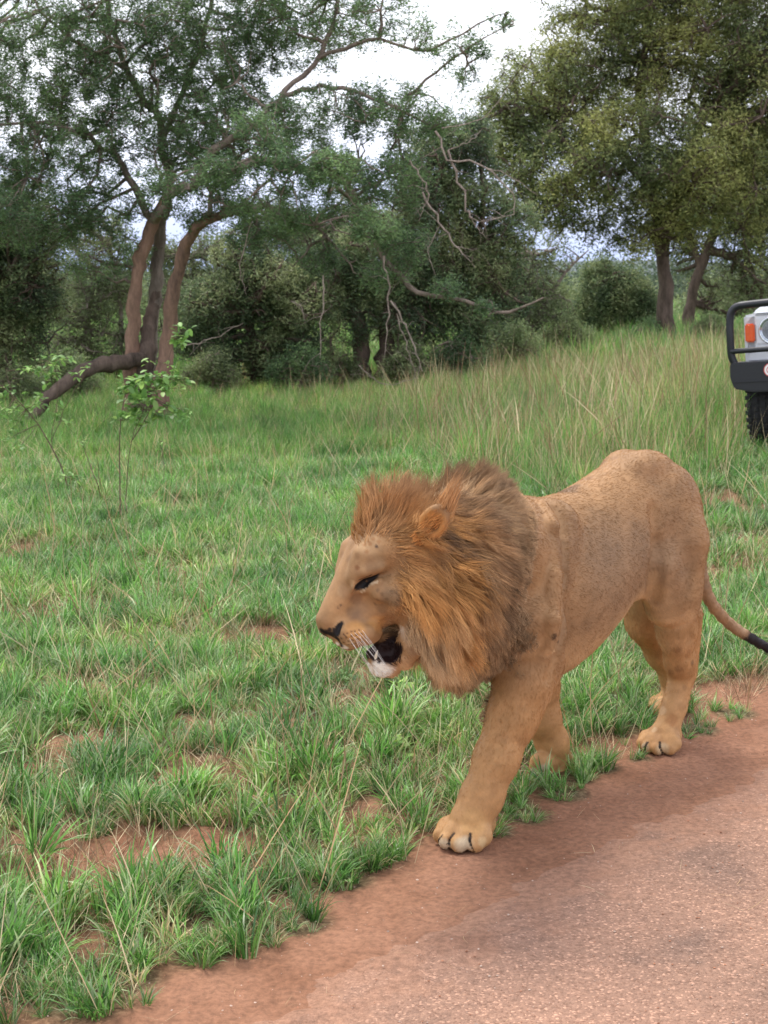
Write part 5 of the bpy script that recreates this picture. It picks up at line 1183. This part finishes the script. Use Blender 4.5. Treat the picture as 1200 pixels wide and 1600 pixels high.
GUIDES = [(560, 824, -.10, -1, .75, .135, OR), (580, 818, -.05, -1, .7, .15, GI), (600, 812, .05, -1, .6, .15, GI), (622, 800, .15, -1, .6, .15, GI), (650, 792, .3, -1, .55, .13, GI),
          (612, 832, .75, -.45, .3, .10, GI), (635, 836, .95, -.05, .2, .08, OR), (655, 855, 1, .2, .15, .06, OR), (682, 856, .8, .45, .12, .06, BK), (690, 880, .7, .6, .25, .12, OR),
          (690, 775, .55, -.8, .5, .12, BR), (730, 765, .55, -.8, .5, .12, BR), (765, 765, .7, -.6, .4, .08, PG), (800, 770, .9, -.15, .2, .06, PG), (815, 790, .9, .1, .12, .045, TN),
          (720, 800, .9, .1, .25, .11, BR), (730, 835, .9, .35, .25, .13, BR), (770, 810, .9, .3, .15, .08, PG), (785, 850, .85, .5, .12, .07, TN), (820, 830, .8, .5, .1, .045, TN), (705, 825, .9, .35, .2, .09, OR),
          (645, 880, .75, .65, .2, .11, GI), (655, 900, .7, .7, .22, .12, OR), (648, 935, .55, .8, .3, .12, OR), (655, 970, .45, .85, .35, .13, PG), (665, 1005, .40, .9, .4, .13, PG),
          (700, 915, .6, .8, .28, .15, OR), (700, 960, .35, .95, .33, .15, OR), (700, 1010, .25, .97, .4, .14, GI), (740, 880, .55, .8, .25, .15, BR), (745, 930, .35, .93, .28, .15, BR),
          (765, 960, .25, .96, .26, .14, DB), (790, 890, .65, .75, .15, .08, BR), (800, 850, .8, .6, .1, .05, TN), (810, 930, .35, .93, .12, .07, TN), (800, 975, .2, .98, .15, .07, TN), (770, 915, .45, .9, .2, .12, DB), (725, 1010, .12, 1, .4, .13, GI), (755, 1010, .1, 1, .35, .13, BR),
          (745, 1045, .05, 1, .4, .09, TN), (785, 1020, .1, 1, .2, .07, GI), (775, 1055, 0, 1, .3, .06, BR), (825, 880, .6, .8, .06, .05, TN), (690, 945, .35, .9, .3, .15, PG), (675, 925, .5, .85, .3, .14, OR), (715, 985, .2, 1, .33, .14, PG)]
RIGHT = np.array([1.0, 0, 0]); UPV = np.array([0, SP, CP])
MIDN = to_lion(LO + (HLw + LL) / np.linalg.norm(HLw + LL)); MIDP = to_lion(HO) * 0.5 + np.array([-0.3, 0, 0.9]) * 0.5
gp, gd, gl, gk, gc = [], [], [], [], []
for px, py, dx, dy, lf, ln, col in GUIDES:
    p = hit(px, py); d = to_lion(LO + RIGHT * dx - UPV * dy); d /= np.linalg.norm(d)
    for m_ in (0, 1):
        if m_: p = p - 2 * ((p - MIDP) @ MIDN) * MIDN; d = d - 2 * (d @ MIDN) * MIDN
        gp.append(p); gd.append(d); gl.append(ln); gk.append(lf); gc.append(col)
for p, d, lf, ln, col in (((-.30, 0, 1.10), (-.7, 0, .5), .3, .08, TN), ((-.08, 0, 0.56), (-.1, 0, -1), .4, .13, BR), ((-.02, 0, 0.72), (0, 0, -1), .4, .16, GI)):
    gp.append(np.array(p, float)); gd.append(np.array(d, float)); gl.append(ln); gk.append(lf); gc.append(col)
gp, gd, gl, gk, gc = map(np.array, (gp, gd, gl, gk, gc))
def groom(q, s_=0.035):
    D2 = ((q[:, None] - gp[None]) ** 2).sum(-1)
    w = np.exp(-(D2 - D2.min(1, keepdims=True)) / (2 * s_ * s_)); w /= w.sum(1, keepdims=True)
    return w @ gd, w @ gl, w @ gk, w @ gc
def sample_body(n, weight):
    a, b, c, d = [bv[bq[:, i]] for i in range(4)]
    area = np.linalg.norm(np.cross(c - a, d - b), axis=1) * 0.5 * weight
    k = rng.choice(len(bq), n, p=area / area.sum())
    u, v = rng.random((2, n, 1))
    q = (a[k] * (1 - u) + b[k] * u) * (1 - v) + (d[k] * (1 - u) + c[k] * u) * v
    return q
qc = bv[bq].mean(1)
MM = mane_mask(qc)
cc = coat(bv) if False else None
def coat5(q):
    return coat(q)
SPL5 = SPLATS; SPLATS = [(a, None, c, d, e) for a, _, c, d, e in SPL5]
class _R(float): pass
# mesh
body_col = coat(bv)
mk = mane_mask(bv)[:, None]
_, _, _, gcol = groom(bv)
body_col = body_col * (1 - mk) + gcol * 0.45 * mk
m_skin, nt, b = new_mat('lion_coat')
at = N(nt, 'ShaderNodeAttribute', attribute_name='Col')
tc = N(nt, 'ShaderNodeTexCoord'); no = N(nt, 'ShaderNodeTexNoise', Scale=260.0, Detail=4.0); nt.links.new(tc.outputs['Object'], no.inputs['Vector'])
bp = N(nt, 'ShaderNodeBump', Strength=0.25); bp.inputs['Distance'].default_value = 0.003
nt.links.new(no.outputs['Fac'], bp.inputs['Height']); nt.links.new(bp.outputs['Normal'], b.inputs['Normal'])
nt.links.new(at.outputs['Color'], b.inputs['Base Color'])
b.inputs['Roughness'].default_value = 0.6; b.inputs['Specular IOR Level'].default_value = 0.25
body = mesh_np('body', W_body, bq[:, ::-1], m_skin, lion)
put_color(body.data, 'Col', body_col)
# ------------------------------------------------------------------ short coat
hx_ = headx(qc); face = smooth(-0.22, -0.19, hx_) * smooth(0.5, 0.52, qc[:, 2]) * (qc[:, 0] > -0.05)
cl = qc - H(603, 1016, 0); inm = (np.linalg.norm(cl, axis=1) < .03) | (np.linalg.norm(qc - H(508, 987, 0), axis=1) < .016)
wgt = (1 - MM) * (1 + 1.2 * face) * np.where(inm, 0, 1) * (qc[:, 2] > 0.008)
NF = 230000
q = sample_body(NF, wgt); nrm = sdf_normal(q)
hx_ = headx(q); fc = smooth(-0.20, -0.16, hx_) * (q[:, 0] > -0.05) * (q[:, 2] > .5)
flow = np.tile(np.array([-1.0, 0, -0.55]), (NF, 1))
low = smooth(0.62, 0.45, q[:, 2])[:, None]; flow = flow * (1 - low) + np.array([-0.15, 0, -1.0]) * low
pawm = smooth(0.09, 0.05, q[:, 2])[:, None]; flow = flow * (1 - pawm) + np.array([0.8, 0, -0.7]) * pawm
fl = -HFl + np.array([0, 0, 0.35]); cheek = np.clip((smooth(-0.08, -0.16, hx_))[:, None], 0, 1)
fl = fl[None] * (1 - cheek) + (-HFl - np.array([0, 0, .35]))[None] * cheek
flow = flow * (1 - fc[:, None]) + fl * fc[:, None]
flow = flow + 0.25 * np.stack([w1(q), w1(q + 5), w2(q)], -1)
flow -= nrm * (flow * nrm).sum(1, keepdims=True); flow /= np.linalg.norm(flow, axis=1)[:, None] + 1e-6
flow += rng.normal(0, .14, flow.shape)
ln = 0.0125 * (1 - 0.62 * fc * smooth(-.19, -.12, hx_) - .2 * fc + .7 * fc * smooth(-.16, -.21, hx_)) * rng.uniform(.6, 1.3, NF); ln *= 1 - .45 * smooth(0.35, 0.1, q[:, 2])
chin = np.linalg.norm(q - H(598, 1046, 0), axis=1) < .05
ln = np.where(chin, .013, ln)
lift = np.where(fc > .5, .28, .17)[:, None]
t = np.linspace(0, 1, 4)[None, :, None]
P = q[:, None] + ln[:, None, None] * (flow[:, None] * t + nrm[:, None] * lift[:, None] * (t - 0.35 * t ** 2)) - nrm[:, None] * .001
cf = coat(q) * rng.uniform(.84, 1.17, (NF, 1))
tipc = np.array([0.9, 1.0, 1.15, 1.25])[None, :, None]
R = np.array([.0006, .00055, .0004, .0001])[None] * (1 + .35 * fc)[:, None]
cf = cf * np.where(fc > .5, rng.uniform(.75, 1.3, NF), 1)[:, None]
m_hair = fur_mat('fur')
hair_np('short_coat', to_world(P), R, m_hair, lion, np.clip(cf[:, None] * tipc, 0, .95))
# ------------------------------------------------------------------ mane
NM = 75000
q = sample_body(NM, MM * 1.0); nrm = sdf_normal(q)
g, L_, K_, C_ = groom(q)
NC = 2600
ci = rng.choice(NM, NC, replace=False)
kd = kdtree.KDTree(NC)
for i, j in enumerate(ci): kd.insert(q[j], i)
kd.balance()
own = np.array([kd.find(p)[1] for p in q])
KP = 9
def grow(q, nrm, g, L_, K_, seed, amp=0.10, jit=0):
    wv = [Waves(seed + i, 7.0) for i in range(3)]; wf = [Waves(seed + 9 + i, 22.0) for i in range(3)]
    g = g / (np.linalg.norm(g, axis=1)[:, None] + 1e-6)
    p = q - nrm * 0.004; out = [p]; st = L_ / (KP - 1)
    for k in range(1, KP):
        a = k / (KP - 1)
        gt = g - nrm * (g * nrm).sum(1, keepdims=True) * (1 - a) * 0.6
        d = gt + nrm * (K_[:, None] * (1.6 * (1 - a) + 0.10)) + np.array([0, 0, -1.0]) * (0.22 * a * a) * (L_ / .12)[:, None]
        d = d + 0.38 * np.stack([w(q) for w in wv], -1) + (0.15 + .35 * a) * np.stack([w(q) for w in wf], -1) * amp * 6 + jit * (.5 + 1.0 * a)
        d /= np.linalg.norm(d, axis=1)[:, None]
        p = p + d * st[:, None]
        sd_ = sdf_at(np.clip(p, GMIN + .01, GMAX - .02))
        need = np.clip(0.004 + 0.012 * a - sd_, 0, 0.03) * ((sd_ < .1))
        p = p + sdf_normal(np.clip(p, GMIN + .02, GMAX - .03)) * need[:, None]
        out.append(p)
    return np.stack(out, 1)
edge = mane_mask(q)
rim = smooth(-.01, .20, q[:, 0] - np.interp(q[:, 2], MBz, MBf) + .02 * w2(q))
L_ = L_ * (0.30 + 0.70 * smooth(.2, 1, edge)) * (.32 + .68 * rim); K_ = K_ * (.35 + .65 * rim)
C_ = C_ * rim[:, None] + np.array([.36, .24, .135]) * (1 - rim[:, None])
cj = rng.normal(0, .20, (NC, 3))
cg = grow(q[ci], nrm[ci], g[ci], L_[ci] * rng.uniform(.75, 1.25, NC), K_[ci], 40, jit=cj)
Lr = L_ * rng.uniform(.6, 1.12, NM)
P = grow(q, nrm, g, Lr, K_, 40, jit=cj[own] * .8 + rng.normal(0, .10, (NM, 3)))
tgt = cg[own]                                           # strands gather into locks
off = q - q[ci][own]
aa = np.linspace(0, 1, KP)[None, :, None]
wcl = 0.55 * smooth(0.1, 0.8, aa) * rng.uniform(.5, 1.1, (NM, 1, 1))
P = P * (1 - wcl) + (tgt + off[:, None] * 0.45) * wcl
ph = rng.uniform(0, 6.28, (NM, 1)); wob = 0.0035 * np.sin(ph + np.linspace(0, 7, KP)[None] * rng.uniform(.6, 1.5, (NM, 1)))[..., None] * aa
P = P + wob * rng.normal(size=(NM, 1, 3))
stray = rng.random(NM) < .05; P[stray] += (rng.normal(0, .02, (stray.sum(), 1, 3)) * aa ** 1.5)
lockv = rng.normal(0, 1, NC)[own]
cv = C_ * np.exp(0.22 * lockv + 0.18 * rng.normal(size=NM) + 0.30 * Waves(77, 5.0)(q))[:, None]
dk = smooth(1.1, 2.0, Waves(78, 9.0)(q) * 1.2 + 0.5 * lockv)[:, None]
cv = cv * (1 - .6 * dk) + np.array(DB) * .6 * dk
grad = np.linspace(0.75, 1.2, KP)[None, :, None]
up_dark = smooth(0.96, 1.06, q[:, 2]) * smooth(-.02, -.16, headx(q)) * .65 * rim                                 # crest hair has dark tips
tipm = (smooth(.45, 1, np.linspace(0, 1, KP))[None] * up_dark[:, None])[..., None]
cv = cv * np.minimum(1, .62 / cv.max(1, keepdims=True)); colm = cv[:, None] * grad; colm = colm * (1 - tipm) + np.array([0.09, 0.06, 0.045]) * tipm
R = np.interp(np.linspace(0, 1, KP), [0, .5, 1], [.00075, .0006, .00012])[None] * rng.uniform(.7, 1.3, (NM, 1))
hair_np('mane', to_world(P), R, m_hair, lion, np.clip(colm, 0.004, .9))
# ear tufts and tail tuft
def tuft(name, base, dirs, n, ln, spread, col, r=.0006, seed=0):
    rg = np.random.default_rng(seed)
    q = base[rg.integers(0, len(base), n)] + rg.normal(0, spread, (n, 3))
    d = dirs[None] + rg.normal(0, .22, (n, 3)); d /= np.linalg.norm(d, axis=1)[:, None]
    t = np.linspace(0, 1, 6)[None, :, None]; l = ln * rg.uniform(.5, 1.1, (n, 1, 1))
    P = q[:, None] + d[:, None] * l * t + np.array([0, 0, -.15]) * l * t * t + .2 * rg.normal(0, 1, (n, 1, 3)) * l * t * t * .5
    R = np.linspace(r, r * .2, 6)[None] * np.ones((n, 1)); C = np.array(col)[None, None] * rg.uniform(.6, 1.5, (n, 1, 1)) * np.ones((1, 6, 1))
    return hair_np(name, to_world(P), R, m_hair, lion, C)
tuft('tail_tuft', tp[18:22], (tp[21] - tp[19]) / np.linalg.norm(tp[21] - tp[19]), 3500, .12, .010, (0.02, .016, .018), seed=3)
eu = (ET - EB) / np.linalg.norm(ET - EB)
for e_, t_, sd_ in ((EB, ET, 1), (mirror(EB), mirror(ET), 2)):
    tuft('ear_tuft', np.array([e_, e_ * .7 + t_ * .3, e_ * .45 + t_ * .55]), eu + HFl * -.25, 1300, .035, .010, (0.55, 0.25, 0.08), seed=sd_)
# whiskers
m_wh = plain('whisker_white', (0.85, 0.82, 0.76), 0.4, 0.02)
wts = Tubes()
roots = [(x0 + (x1 - x0) * k / 3, y0 + (y1 - y0) * k / 3) for (x0, y0, x1, y1) in ((548, 990, 566, 985), (546, 997, 570, 992), (550, 1004, 572, 999)) for k in range(4)]
for i, (x, y) in enumerate(roots):
    rg = np.random.default_rng(300 + i)
    for m_ in (0, 1):
        p = hit(x, y); n_ = sdf_normal(p[None])[0]
        d = to_lion(LO + RIGHT * (0.62 + rg.normal(0, .12)) - UPV * (0.75 + rg.normal(0, .08)) + HLw * .25); d = d / np.linalg.norm(d)
        l = rg.uniform(.06, .115)
        tt = np.linspace(0, 1, 7)[:, None]
        c = p + l * (d * tt + n_ * .35 * (tt - tt ** 2) + np.array([0, 0, -.12]) * tt ** 2)
        if m_: c = np.array([mirror(a) for a in c])
        w_ = Tubes(); w_.add(to_world(c), np.linspace(.00045, .00015, 7), 4); w_.build('whisker', m_wh, lion)
# eyes: a dark amber ball behind the narrowed lids
m_eye, nt, b = new_mat('eye_amber'); b.inputs['Base Color'].default_value = (0.05, 0.025, 0.01, 1); b.inputs['Roughness'].default_value = 0.08
for m_ in (0, 1):
    p = hit(573, 908); n_ = sdf_normal(p[None])[0]; p = p - n_ * .013
    if m_: p = mirror(p)
    u, v = np.meshgrid(np.linspace(0, 2 * np.pi, 17)[:-1], np.linspace(.02, np.pi - .02, 10))
    Vv = to_world(p + .014 * np.stack([np.cos(u) * np.sin(v), np.sin(u) * np.sin(v), np.cos(v)], -1).reshape(-1, 3))
    ii = np.arange(9)[:, None] * 16; jj = np.arange(16)[None]
    mesh_np('eye', Vv, np.stack([ii + jj, ii + 16 + jj, ii + 16 + (jj + 1) % 16, ii + (jj + 1) % 16], -1).reshape(-1, 4), m_eye, lion)
# claws and teeth
m_tooth = plain('tooth_ivory', (0.78, 0.70, 0.52), 0.3, 0.05)
for (x, y), (x2, y2) in (((587, 1032), (590, 1016)),):
    for m_ in (0, 1):
        a, b2 = H(x, y, .020), H(x2, y2, .022)
        if m_: a, b2 = mirror(a), mirror(b2)
        tt = Tubes(); tt.add(to_world(np.array([a, a * .5 + b2 * .5 + HFl * .002, b2])), [.0058, .0045, .0012], 8); tt.build('canine', m_tooth, lion)
